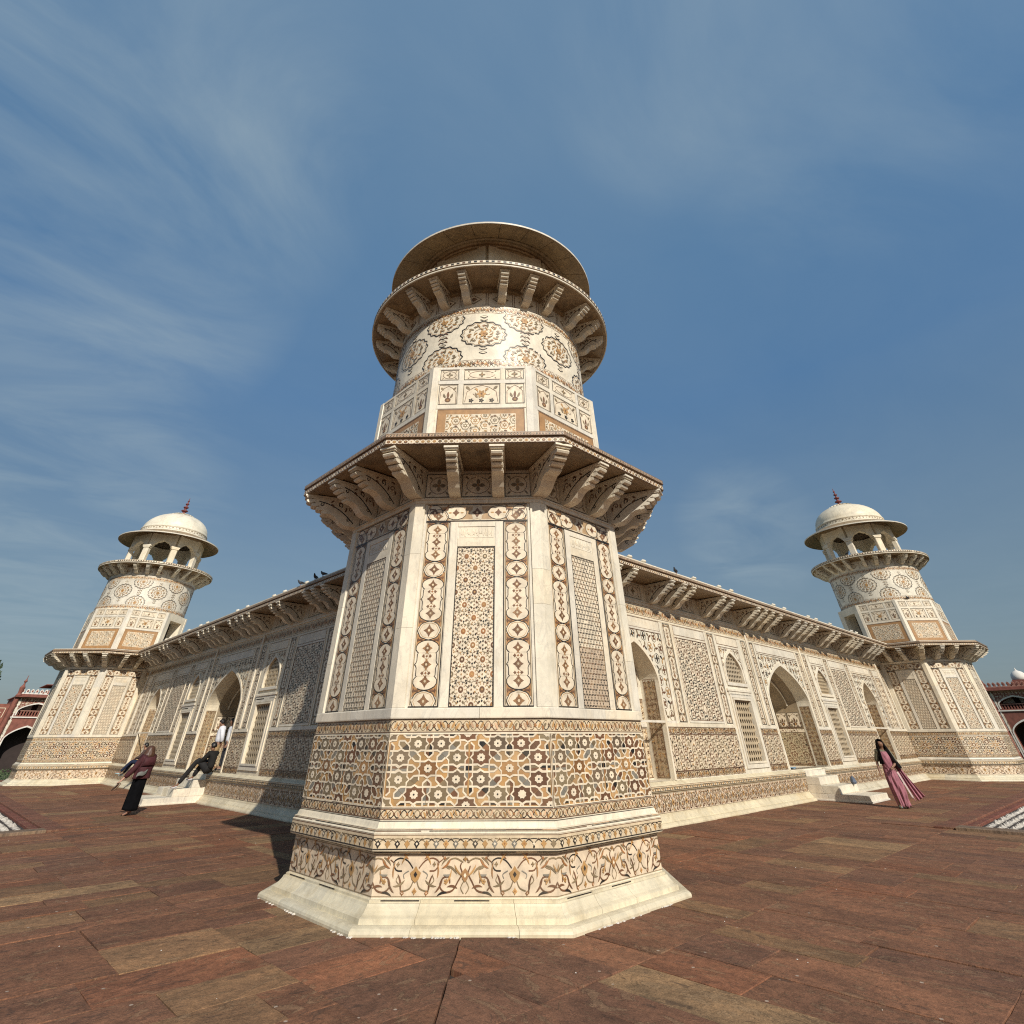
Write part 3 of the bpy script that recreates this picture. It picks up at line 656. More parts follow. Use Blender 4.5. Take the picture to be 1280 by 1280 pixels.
# ------------------------------------------------------------------ corner tower
def octring(prof, name, mat, parent, cap=False):
    V, F = revolve(prof, 8, OCT0, cap=cap); return mk(name, V, F, mat, parent)
def octblocks(prof, name, mat, parent, n=2, seed=1, gap=.0022):
    r_ = random.Random(seed)
    for f in range(8):
        cuts = [-1]+[(-1+2*(i+1)/n)+r_.uniform(-.22, .22) for i in range(n-1)]+[1]
        for a, b in zip(cuts, cuts[1:]):
            V = []; m_ = len(prof)
            for t, g in ((a, gap if a > -1 else .0004), (b, -gap if b < 1 else -.0004)):
                for R_, z in prof:
                    ap = R_*math.cos(OCT0); V.append((t*R_*math.sin(OCT0)+g, -ap, z))
            F = [(i, i+1, m_+i+1, m_+i)[::-1] for i in range(m_-1)]+[tuple(range(m_)), tuple(range(2*m_-1, m_-1, -1))]
            mk(name, V, F, mat, parent, None, f*PI/4)
FACES = [0, 45, 90, 135, 180, 225, 270, 315]
def face_loc(a, k): return (a*math.cos(rad(k)), a*math.sin(rad(k)), 0), rad(k)+PI/2

def build_tower():
    T = ob('corner_tower', None, None, (0, 0, 0))
    # plinth moulding
    prof = [(2.70, -.02), (3.143, -.02), (3.147, .018), (3.140, .038), (3.115, .055), (3.075, .064), (3.03, .066), (2.995, .058), (2.992, .058), (2.988, .100), (2.975, .106), (2.94, .118), (2.905, .142), (2.872, .172),
            (2.862, .190), (2.835, .193), (2.835, .213), (2.79, .217)]
    octblocks(prof, 'plinth_block', M_MARB2, T, 3, 4)
    pl = octring([(2.78, -.02), (2.78, .21)], 'plinth_core', M_SOF, T)
    # crumbling lime line where the plinth meets the paving
    V, F = [], []
    rng = random.Random(5)
    for q in range(420):
        a = rng.random()*2*PI; k = (a/(PI/4)+.5) % 1-.5
        if math.sin(a*7+1)+math.sin(a*17)+math.sin(a*31) < .1: continue
        rr = 3.155*math.cos(OCT0)/math.cos(k*PI/4)
        x, y = rr*math.cos(a), rr*math.sin(a); s_ = rng.uniform(.003, .010)
        v, f = box(x-s_*2.2, x+s_*2.2, y-s_, y+s_, -.01, rng.uniform(.002, .008)); n0 = len(V); V += v; F += [tuple(i+n0 for i in w) for w in f]
    stuff(mk('lime_crumbs', V, F, M_WHT, pl))
    # dado
    prof = [(2.80, .21), (2.80, .575), (2.815, .58), (2.815, .592), (2.88, .598), (2.888, .606), (2.888, .742), (2.893, .748), (2.885, .757), (2.872, .762), (2.868, .785), (2.84, .79), (2.825, .825), (2.815, .84), (2.80, .843), (2.80, 1.828)]
    da = octring(prof, 'dado_wall', M_MARB, T)
    a0 = 2.80*math.cos(OCT0); hw = a0*math.tan(OCT0)
    k = Ink(-hw, .225, hw, .572); pat_arabesque(k, -hw-.09, hw+.09, .228, .570, 1.10, .0125)
    def bars(k, v, h_, c, x0, x1, n):      # broken black fillets
        for i in range(n):
            x = random.uniform(x0, x1); k.rect(x, v, x+random.uniform(.08, .45), v+h_, c, 3)
    ink1 = k
    k2 = Ink(-hw, .845, hw, .96); pat_scroll(k2, -hw, hw, .86, .955, .17); 
    k3 = Ink(-hw, 0, hw, .70); pat_lattice(k3, 2*hw, .705)
    k4 = Ink(-hw, 1.68, hw, 1.828); pat_scroll(k4, -hw, hw, 1.685, 1.822, .19)
    hb = 2.888*math.sin(OCT0); kb = Ink(-hb, .6, hb, .75); pat_drops(kb, -hb, hb, .612, .738, .115)
    kf = Ink(-hw, .2, hw, .9); bars(kf, .2185, .0, BLK, -hw, hw, 0)
    kl = Ink(-2.815*math.sin(OCT0), .5, 2.815*math.sin(OCT0), .9); kl.rect(-9, .5805, 9, .590, BLK, 1)
    for i in range(5):
        x = random.uniform(-hw, hw*.7); kl.rect(x, .5805, x+random.uniform(.1, .3), .590, CRM, 3)
    kb2 = Ink(-1.08, 0, 1.08, .02)
    for i in range(4):
        x = random.uniform(-1, .8); kb2.rect(x, .002, x+random.uniform(.1, .35), .011, BLK, 2)
    first = {}
    def spread(ink, a, parent, name='stone_inlay', z=0, faces=FACES):
        me = None
        for f in faces:
            loc, rz = face_loc(a, f); loc = (loc[0], loc[1], z)
            if me is None: o = ink.build(name, parent, None, loc, rz); me = o.data
            else: o = stuff(ob(name, me, parent, loc, rz))
    for rr_, va, vb in ((2.872, .7635, .7700), (2.8725, .7760, .7815), (2.8275, .800, .806)):
        kq = Ink(-rr_*math.sin(OCT0), .7, rr_*math.sin(OCT0), .9); x = -1.1
        while x < 1.1:
            q_ = random.uniform(.15, .6); kq.rect(x, va, x+q_, vb, random.choice((BLK, BLK, BRN, (.55, .33, .18), OLV)), 2); x += q_+random.choice((0, 0, .1))
        spread(kq, rr_*math.cos(OCT0), da)
    ko = Ink(-1.08, .84, 1.08, .86); ko.rect(-1.08, .8405, 1.08, .849, BLK, 2)
    spread(ink1, a0, da); spread(k2, a0, da); spread(k3, a0, da, z=.968); spread(k4, a0, da); spread(kb, 2.888*math.cos(OCT0), da); spread(kl, 2.815*math.cos(OCT0), da)
    spread(kb2, 2.835*math.cos(OCT0), da, z=.203); spread(ko, a0, da)
    # shaft
    sh = octring([(2.80, 1.828), (2.80, 4.86)], 'shaft_wall', M_MARB, T)
    octblocks([(2.79, 1.83), (2.835, 1.832), (2.838, 1.845), (2.838, 1.935), (2.83, 1.945), (2.79, 1.946)], 'base_slab', M_TILE, sh, 2, 6)
    octblocks([(2.79, 4.775), (2.83, 4.777), (2.836, 4.79), (2.836, 4.835), (2.86, 4.84), (2.86, 4.862), (2.79, 4.864)], 'top_slab', M_TILE, sh, 3, 9)
    # corner posts, in blocks
    c45 = rad(45)
    def post(z0, z1):
        R_ = 2.832; w = .165; n0 = Vector((math.cos(-OCT0), math.sin(-OCT0))); 
        # vertex at angle 0; the two faces have normals at +-22.5 deg
        pts = []
        tA = Vector((-math.sin(OCT0), math.cos(OCT0))); tB = Vector((-math.sin(OCT0), -math.cos(OCT0)))
        v = Vector((R_, 0)); vi = Vector((2.78, 0))
        pts = [v+tA*w, v, v+tB*w, vi+tB*w, vi, vi+tA*w]
        g = .0015
        V = [(p.x, p.y, z0+g) for p in pts]+[(p.x, p.y, z1-g) for p in pts]; n = 6
        F = [tuple(range(n-1, -1, -1)), tuple(range(n, 2*n))]+[(i, i+n, (i+1) % n+n, (i+1) % n)[::-1] for i in range(n)]
        me = bpy.data.meshes.new('corner_post'); me.from_pydata(V, [], F); me.materials.append(M_MARB); me.update(); return me
    for i in range(8):
        cuts = [1.947, 2.9+.3*((i*7) % 3-1), 3.7+.25*((i*5) % 3-1), 4.774]
        for j in range(3): ob('corner_post', post(cuts[j], cuts[j+1]), sh, (0, 0, 0), OCT0+i*PI/4)
    a1 = 2.80*math.cos(OCT0)
    zb, zt = 1.95, 4.45
    fr = box(-.44, -.315, -.014, 0, 1.948, 4.455, .003); fr2 = box(.315, .44, -.014, 0, 1.948, 4.455, .003)
    frt = box(-.3135, .3135, -.012, 0, 4.38, 4.455, .003); frm = box(-.3135, .3135, -.012, 0, 4.06, 4.19, .003); cart = box(-.29, .29, -.005, 0, 4.20, 4.37)
    # thin relief strokes of the carved cartouche
    st = []
    rng = random.Random(11)
    for i in range(26):
        x = -.26+i*.0205; st.append(box(x, x+rng.uniform(.006, .018), -.012, -.004, 4.22+rng.random()*.05, 4.28+rng.random()*.07))
    mes = {}
    for nm, g in (('panel_frame', fr), ('panel_frame', fr2), ('panel_frame', frt), ('panel_frame', frm), ('carved_cartouche', join([cart]+st))):
        V, F = g; mm = bpy.data.meshes.new(nm); mm.from_pydata(V, [], F); mm.materials.append(M_TILE); mm.update(); mes.setdefault('l', []).append((nm, mm))
    col = Ink(-.87, zb, .87, 4.77)
    pat_cartouches(col, -.665, .43, zb, 4.47); pat_cartouches(col, .665, .43, zb, 4.47)
    pat_hcart(col, -.88, .88, 4.475, 4.765)
    ros = Ink(-.31, zb, .31, 4.058); pat_rosettes(ros, -.31, .31, zb, 4.055, .30, .352)
    hon = Ink(-.31, zb, .31, 4.058); pat_honey(hon, -.31, .31, zb, 4.055, .076)
    hon2 = Ink(-.31, zb, .31, 4.058); pat_honey(hon2, -.31, .31, zb, 4.055, .076, patch=(zb, 2.72)) 
    for i, f in enumerate(FACES):
        loc, rz = face_loc(a1, f)
        for nm, mm in mes['l']: ob(nm, mm, sh, loc, rz)
    spread(col, a1, sh); spread(ros, a1, sh, faces=[45, 135, 225, 315]); spread(hon, a1, sh, faces=[0, 90, 180]); spread(hon2, a1, sh, faces=[270])
    # cornice
    fz = octring([(2.79, 4.864), (2.79, 5.41)], 'bracket_frieze', M_MARB, T)
    kz = Ink(-1.06, 4.87, 1.06, 5.36)
    for x0, x1 in ((-.94, -.48), (-.29, .29), (.48, .94)): pat_line_motif(kz, x0, x1, 4.90, 5.33, 0)
    spread(kz, 2.79*math.cos(OCT0), fz)
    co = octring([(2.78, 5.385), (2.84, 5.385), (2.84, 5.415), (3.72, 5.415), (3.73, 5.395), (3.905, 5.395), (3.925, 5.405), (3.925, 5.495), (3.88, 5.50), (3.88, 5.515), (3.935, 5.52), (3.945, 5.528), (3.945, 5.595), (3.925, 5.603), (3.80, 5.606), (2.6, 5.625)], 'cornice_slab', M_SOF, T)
    octring([(3.80, 5.607), (3.90, 5.608), (3.90, 5.625), (3.70, 5.627)], 'cornice_coping', M_TILE, co)
    hc = 3.925*math.sin(OCT0); ke = Ink(-hc, 5.40, hc, 5.5); pat_edge(ke, -hc, hc, 5.408, 5.493, 0); spread(ke, 3.925*math.cos(OCT0), co)
    hc = 3.945*math.sin(OCT0); ke = Ink(-hc, 5.5, hc, 5.6); pat_edge(ke, -hc, hc, 5.530, 5.594, 1); spread(ke, 3.945*math.cos(OCT0), co)
    for i, f in enumerate(FACES):
        loc, rz = face_loc(2.79*math.cos(OCT0), f); c, s = math.cos(rz), math.sin(rz)
        for u in (-.39, .37): put(B_OCT, 'bracket', co, loc[0]+u*c, loc[1]+u*s, 4.866, rz)
        radial(co, B_CORN, 'bracket', f+22.5, 2.74, 4.866)
    # upper octagon
    Ru = 2.738; au = Ru*math.cos(OCT0); hu = Ru*math.sin(OCT0)
    uo = ob('upper_octagon', None, T)
    V = []; F = []
    bodyV, bodyF = [], []
    for f in FACES:
        l, rz = face_loc(au, f); c, s = math.cos(rz), math.sin(rz)
        def P(u, z, d=0): return (l[0]+u*c-d*s, l[1]+u*s+d*c, z)
        quads = []
        if f == 45:
            for u0, u1, z0, z1 in ((-hu, -.62, 5.6, 7.8), (.62, hu, 5.6, 7.8), (-.62, .62, 7.45, 7.8), (-.62, .62, 5.6, 5.85)): quads.append([P(u0, z0), P(u1, z0), P(u1, z1), P(u0, z1)])
            for u in (-.62, .62): quads.append([P(u, 5.85), P(u, 7.45), P(u, 7.45, .7), P(u, 5.85, .7)])
            quads.append([P(-.62, 7.45), P(.62, 7.45), P(.62, 7.45, .7), P(-.62, 7.45, .7)]); quads.append([P(-.62, 5.85), P(.62, 5.85), P(.62, 5.85, .7), P(-.62, 5.85, .7)])
        else: quads.append([P(-hu, 5.6), P(hu, 5.6), P(hu, 7.8), P(-hu, 7.8)])
        for q in quads: n = len(bodyV); bodyV += q; bodyF.append((n, n+1, n+2, n+3))
    n = len(bodyV); bodyV += [(Ru*math.cos(OCT0+i*PI/4), Ru*math.sin(OCT0+i*PI/4), 7.8) for i in range(8)]; bodyF.append(tuple(range(n, n+8)))
    bpy.data.objects.remove(uo); uo = mk('upper_octagon', bodyV, bodyF, M_MARB, T)
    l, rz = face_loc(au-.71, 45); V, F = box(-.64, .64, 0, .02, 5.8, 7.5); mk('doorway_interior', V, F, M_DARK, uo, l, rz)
    def upost():
        R_ = Ru+.022; w = .13
        tA = Vector((-math.sin(OCT0), math.cos(OCT0))); tB = Vector((-math.sin(OCT0), -math.cos(OCT0))); v = Vector((R_, 0)); vi = Vector((Ru-.03, 0))
        pts = [v+tA*w, v, v+tB*w, vi+tB*w, vi, vi+tA*w]; n = 6
        V = [(p.x, p.y, 5.63) for p in pts]+[(p.x, p.y, 7.79) for p in pts]
        return V, [tuple(range(n-1, -1, -1)), tuple(range(n, 2*n))]+[(i, i+n, (i+1) % n+n, (i+1) % n)[::-1] for i in range(n)]
    V, F = upost(); pm = bpy.data.meshes.new('corner_post'); pm.from_pydata(V, [], F); pm.materials.append(M_TILE); pm.update()
    for i in range(8): ob('corner_post', pm, uo, (0, 0, 0), OCT0+i*PI/4)
    ku = Ink(-.92, 5.65, .92, 7.8)
    ku.rect(-.88, 5.75, .88, 6.74, (.36, .20, .085), 1, .02); ku.rect(-.70, 5.90, .70, 6.62, WHT, 3, .02)
    g = Ink(-.69, 5.91, .69, 6.61); pat_geo(g, -.69, .69, 5.91, 6.61, .225, (OCH, OLV, (.35, .22, .09), BRN), WHT, None)
    ku.P += [(p, c, l_+4) for p, c, l_ in g.P]
    for x in (-.88, .865): ku.rect(x, 5.75, x+.015, 6.74, BRN, 4)
    for y in (5.75, 6.725): ku.rect(-.88, y, .88, y+.015, BRN, 4)
    for x0, x1, kd in ((-.89, -.50, 1), (-.38, .38, 2), (.50, .89, 1)):
        pat_line_motif(ku, x0, x1, 6.86, 7.34, kd); pat_line_motif(ku, x0, x1, 7.46, 7.72, 0)
    spread(ku, au, uo, faces=[f for f in FACES if f != 45])
    rails = []
    for u0, u1, z0, z1 in ((-.915, .915, 6.755, 6.845), (-.915, .915, 7.355, 7.445), (-.915, .915, 7.735, 7.79), (-.485, -.395, 6.847, 7.353), (.395, .485, 6.847, 7.353), (-.485, -.395, 7.447, 7.733), (.395, .485, 7.447, 7.733)):
        V, F = box(u0, u1, -.012, 0, z0, z1); mm = bpy.data.meshes.new('panel_rail'); mm.from_pydata(V, [], F); mm.materials.append(M_TILE); mm.update(); rails.append(mm)
    for f in FACES:
        if f == 45: continue
        loc, rz = face_loc(au, f)
        for mm in rails: ob('panel_rail', mm, uo, loc, rz)
    # round drum
    n = 72; rd = 2.50
    dr = mk('round_drum', *revolve([(rd, 7.79), (rd, 10.2)], n), M_MARB, T, smooth=True)
    cyl = lambda u, v, h: ((rd+h+.003)*math.cos(u/rd), (rd+h+.003)*math.sin(u/rd), v)
    U = rd*2*PI
    def seg(lo, hi, z0, z1): return Ink(lo, z0, hi, z1)
    k = Ink(0, 7.79, U, 8.035); 
    for i in range(40): pat_scroll(k, U*i/40, U*(i+1)/40, 7.80, 8.03, .20, WHT, .010)
    k.P = [q for q in k.P]
    k.build('stone_inlay', dr, cyl)
    k = Ink(0, 9.40, U, 9.64)
    for i in range(48): pat_scroll(k, U*i/48, U*(i+1)/48, 9.42, 9.63, .17, WHT, .010)
    k.build('stone_inlay', dr, cyl)
    k = Ink(0, 9.64, U, 10.15)
    for i in range(24):
        x = U*i/24+.10
        k.frame(x-.02, 9.68, x+U/24-.06, 10.08, .010, BRN, 3); xc = x+U/48-.04; k.dia(xc, 9.88, .2, .15, OLV, 3); k.dia(xc, 9.88, .17, .12, WHT, 5); k.dia(xc, 9.88, .09, .07, BRN, 7)
    k.build('stone_inlay', dr, cyl)
    k = Ink(-9, 8.045, U+9, 9.395)
    def medal(x, y, w, h):
        P = [(x+w*(1+.05*math.cos(16*t))*math.cos(t), y+h*(1+.05*math.cos(16*t))*math.sin(t)) for t in [2*PI*q/64 for q in range(64)]]
        k.line(P, .026, BLK, 3, True); k.line([(x+(p[0]-x)*.90, y+(p[1]-y)*.90) for p in P[::2]], .009, OCH, 3, True)
        for q in range(10):
            a = 2*PI*q/10; k.leaf(x+math.cos(a)*w*.52, y+math.sin(a)*h*.52, a, w*.26, w*.085, OCH if q % 2 else OLV, 4, .6)
            k.leaf(x+math.cos(a+.3)*w*.27, y+math.sin(a+.3)*h*.27, a+.9, w*.26, w*.06, OCH, 5, 1.); k.leaf(x+math.cos(a)*w*.66, y+math.sin(a)*h*.66, a+1.3, w*.2, w*.07, OLV, 6, 1)
            k.flower(x+math.cos(a+.3)*w*.66, y+math.sin(a+.3)*h*.66, w*.075, (OLV, OCH, RUS)[q % 3], BRN, 4, 7)
        k.flower(x, y, w*.2, OCH, RUS, 6, 9); k.ring(x, y, w*.42, .009, OLV, 4, 20, h*.42)
    for i in range(8):
        x = U*i/8; medal(x, 8.77, .52, .37); xm = x+U/16
        medal(xm, 9.30, .50, .37); medal(xm, 8.14, .50, .37)
        for yy in (9.20, 9.30): k.dia(x, yy, .10, .045, BLK, 3); k.dia(x, yy, .075, .03, WHT, 5)
        for yy in (8.33, 8.22): k.dia(x, yy, .10, .045, BLK, 3); k.dia(x, yy, .075, .03, WHT, 5)
        for yy in (8.58, 8.70, 8.82): k.dia(xm, yy, .10, .05, BLK, 3); k.dia(xm, yy, .075, .035, WHT, 5); k.dia(xm, yy, .03, .015, OLV, 7)
        for yy in (8.64, 8.76, 8.88): k.leaf(xm-.13, yy, PI*.2, .12, .03, BRN, 4); k.leaf(xm+.13, yy, PI*.8, .12, .03, BRN, 4)
    k.build('stone_inlay', dr, cyl)
    V, F = [], []
    # balcony ring and brackets
    n = 96
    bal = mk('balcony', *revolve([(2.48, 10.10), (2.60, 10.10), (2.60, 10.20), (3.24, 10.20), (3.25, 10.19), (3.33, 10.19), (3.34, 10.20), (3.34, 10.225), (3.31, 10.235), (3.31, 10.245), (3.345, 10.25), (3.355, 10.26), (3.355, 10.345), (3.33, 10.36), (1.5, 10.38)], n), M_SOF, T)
    mk('balcony_fillet', *revolve([(3.32, 10.188), (3.345, 10.188), (3.35, 10.195), (3.35, 10.225), (3.32, 10.228)], n), M_TILE, bal)
    Ub = 3.357*2*PI; kb = Ink(0, 10.25, Ub, 10.35)
    kb.rect(0, 10.26, .001, 10.261, BLK, 0)
    nb = 150
    for i in range(nb):
        x = Ub*i/nb; kb.rect(x, 10.262, x+Ub/nb*1.0, 10.343, WHT, 0, .03)
        kb.rect(x+Ub/nb*.2, 10.275, x+Ub/nb*.72, 10.330, BLK if i % 3 else BRN, 2)
    kb.build('stone_inlay', bal, lambda u, v, h: ((3.357+h)*math.cos(u/3.357), (3.357+h)*math.sin(u/3.357), v))
    for i in range(8):
        for d in (-13.2, 0, 13.2): radial(bal, B_RING, 'bracket', 22.5+45*i+d, 2.495, 9.735)
    # pavilion
    fl = mk('pavilion_floor', *revolve([(2.35, 10.379), (2.35, 10.43), (0.01, 10.43)], 48), M_MARB, T)
    cm = join([box(-.22, .22, -.17, .17, 10.43, 10.60, .01), box(-.18, .18, -.14, .14, 10.60, 11.42, .03), box(-.22, .22, -.17, .17, 11.42, 11.50, .01), box(-.26, .26, -.17, .17, 11.50, 11.62, .01)])
    mm = bpy.data.meshes.new('column'); mm.from_pydata(cm[0], [], cm[1]); mm.materials.append(M_MARB); mm.update()
    Rp = 2.06
    for i in range(8): radial(T, mm, 'column', 45*i, Rp, 0)
    # cusped arches between the columns
    arc = []
    for s_ in (-1, 1):
        pass
    ch = 2*Rp*math.sin(OCT0)
    pts = [(-ch/2, 11.50), (-ch/2+.22, 11.50), (-ch/2+.23, 11.60), (-ch/2+.30, 11.61), (-ch/2+.33, 11.71), (-ch/2+.41, 11.72), (-ch/2+.46, 11.82), (-ch/2+.58, 11.83), (0, 11.93)]
    pts = pts+[(-x, z) for x, z in pts[:-1][::-1]]+[(ch/2, 12.32), (-ch/2, 12.32)]
    V, F = prism(pts[::-1], -.15, .15)
    mm = bpy.data.meshes.new('cusped_arch'); mm.from_pydata(V, [], F); mm.materials.append(M_MARB); mm.update()
    ap = Rp*math.cos(OCT0)
    for i in range(8): radial(T, mm, 'cusped_arch', 22.5+45*i, ap, 0)
    ent = mk('entablature', *revolve([(2.06, 12.28), (2.12, 12.28), (2.12, 12.34), (2.16, 12.36), (2.16, 12.44), (2.24, 12.46), (2.24, 12.50), (1.7, 12.62), (.02, 12.75)], 48), M_SOF, T)
    mk('ceiling', *revolve([(2.07, 12.30), (1.2, 12.55), (.02, 12.62)], 32), M_DIM, ent)
    # eave of separate slabs
    nsl = 24
    def wedge():
        V = []; F = []; m_ = 4
        pr = [(2.16, 12.50, 12.60), (2.42, 12.40, 12.50), (3.02, 12.155, 12.225), (3.075, 12.135, 12.20)]
        da_ = 2*PI/nsl-.0045
        for q in range(m_+1):
            a = -da_/2+da_*q/m_
            for r, zl, zh in pr: V.append((r*math.cos(a), r*math.sin(a), zl)); V.append((r*math.cos(a), r*math.sin(a), zh))
        w = len(pr)*2
        for q in range(m_):
            for i in range(len(pr)-1):
                a = q*w+i*2; b = a+w
                F.append((a, a+2, b+2, b)); F.append((a+1, b+1, b+3, a+3))
            a = q*w+w-2; b = a+w; F.append((a, a+1, b+1, b))
        for q in (0, m_):
            a = q*w; F.append(tuple([a+2*i for i in range(4)]+[a+2*i+1 for i in range(3, -1, -1)]))
        me = bpy.data.meshes.new('eave_slab'); me.from_pydata(V, [], F); me.materials.append(M_SOF); me.update(); return me
    ea = mk('eave', *revolve([(2.20, 12.47), (2.32, 12.40), (2.36, 12.415), (2.40, 12.395)], 64), M_SOF, T)
    mk('eave_bedding', *revolve([(2.17, 12.56), (2.42, 12.455), (3.02, 12.19)], 64), M_JOINT, ea)
    wm = wedge()
    for i in range(nsl): ob('eave_slab', wm, ea, (0, 0, random.uniform(-.004, .004)), 2*PI*i/nsl)
    mk('eave_rim', *revolve([(3.06, 12.145), (3.09, 12.145), (3.095, 12.20), (3.06, 12.215)], 96), M_TILE, ea)
    # dome
    pr = [(2.14, 12.58), (2.14, 12.66), (2.08, 12.69), (2.08, 12.86), (2.10, 12.88), (2.10, 12.93), (2.05, 12.95)]
    for q in range(1, 15):
        t = q/14*PI/2; pr.append((2.05*math.cos(t)**.9+.0 if q < 14 else .02, 12.95+1.24*math.sin(t)**1.05))
    dm = mk('dome', *revolve(pr, 64), M_MARB, T, smooth=True)
    kd = Ink(0, 12.69, 2.085*2*PI, 12.87); Ud = 2.085*2*PI
    for i in range(32):
        x = Ud*(i+.5)/32; kd.frame(x-Ud/66, 12.70, x+Ud/66, 12.855, .010, BRN, 2); kd.flower(x, 12.777, .06, OLV, OCH, 4, 3)
    kd.build('stone_inlay', dm, lambda u, v, h: ((2.083+h)*math.cos(u/2.085), (2.083+h)*math.sin(u/2.085), v))
    V, F = [], []
    for i in range(20):      # lotus petals round the crown
        a = 2*PI*i/20; c, s = math.cos(a), math.sin(a)
        P = [(.40, 14.22), (.60, 14.19), (.74, 14.13), (.80, 14.17), (.62, 14.25), (.42, 14.28)]
        w = .07; n = len(V)
        for sg in (-1, 1): V += [(r*c-sg*w*s*(1 if 1 < q < 4 else .7), r*s+sg*w*c*(1 if 1 < q < 4 else .7), z) for q, (r, z) in enumerate(P)]
        F += [tuple(n+q for q in range(6)), tuple(n+6+q for q in range(5, -1, -1))]+[(n+q, n+(q+1) % 6, n+6+(q+1) % 6, n+6+q) for q in range(6)]
    V2, F2 = revolve([(.55, 14.16), (.50, 14.24), (.30, 14.30), (.16, 14.33)], 24)
    mk('lotus_crown', *join([(V, F), (V2, F2)]), M_MARB, dm)
    fp = [(.16, 14.28), (.20, 14.36), (.10, 14.42), (.09, 14.48), (.22, 14.56), (.22, 14.60), (.09, 14.66), (.07, 14.74), (.17, 14.82), (.17, 14.86), (.06, 14.92), (.05, 15.0), (.12, 15.06), (.12, 15.10), (.04, 15.16), (.035, 15.25), (.075, 15.30), (.03, 15.36), (.01, 15.55)]
    mk('finial', *revolve(fp, 16), M_FIN, dm)
    return T
T0 = build_tower()
def copy_tree(o, parent=None):
    c = o.copy(); COL.objects.link(c)
    if parent: c.parent = parent
    for ch in [x for x in o.children]: copy_tree(ch, c)
    return c
SS = 33.6
T1 = copy_tree(T0); T1.location = (SS, 0, 0); T1.rotation_euler = (0, 0, PI/2)
T2 = copy_tree(T0); T2.location = (0, SS, 0); T2.rotation_euler = (0, 0, -PI/2)
GT = 'octagonal corner towers of the marble tomb'
tag(T0, 'large nearest octagonal marble tower standing at the front corner, its roof hidden above the balcony', 'tower', GT)
tag(T1, 'far domed tower ending the sunlit wall, behind the woman in pink', 'tower', GT)
tag(T2, 'far domed tower ending the shaded wall, beside the leftmost gatehouse', 'tower', GT)

# ------------------------------------------------------------------ mausoleum
def arch_z(x, hw, zs, za, p=.36):
    s = min(1, abs(x)/hw); return zs+(za-zs)*((1-p)*math.sqrt(max(0, 1-s*s))+p*(1-s))
def arch_curve(cx, hw, z0, zs, za, n=14, grow=0):
    """outline from foot to foot"""
    hw_, za_ = hw+grow, za+grow*1.25
    P = [(cx-hw_, z0)]
    for i in range(2*n+1):
        x = -hw_*math.cos(PI*i/(2*n)); P.append((cx+x, arch_z(x, hw_, zs, za_)))
    P.append((cx+hw_, z0)); return P
def arch_band(cx, hw, z0, zs, za, g0, g1, d=.014):
    A = arch_curve(cx, hw, z0, zs, za, grow=g0); B = arch_curve(cx, hw, z0, zs, za, grow=g1); n = len(A)
    V = [(x, 0, z) for x, z in A]+[(x, -d, z) for x, z in A]+[(x, -d, z) for x, z in B]+[(x, 0, z) for x, z in B]
    F = []
    for i in range(n-1):
        for k in range(3): F.append((k*n+i, k*n+i+1, (k+1)*n+i+1, (k+1)*n+i))
    return V, F
PORT = (0, 1.83, .785, 2.70, 3.84); NICH = [(s*10.07, .95, .785, 2.85, 3.78) for s in (-1, 1)]
WLO = [(s*4.17, .60, 1.02, 2.60) for s in (-1, 1)]; WUP = [(s*4.17, .60, 3.08, 3.40, 3.95) for s in (-1, 1)]
def outside(*arches):
    def f(x, z):
        for (cx, hw, z0, zs, za) in arches:
            if abs(x-cx) < hw+.10 and z < arch_z(x-cx, hw+.10, zs, za+.13)+.01: return False
        return True
    return f
def loft(secs):
    V = []; F = []; n = len(secs[0])
    for s in secs: V += s
    for i in range(len(secs)-1):
        for k in range(n-1): F.append((i*n+k, i*n+k+1, (i+1)*n+k+1, (i+1)*n+k))
    return V, F
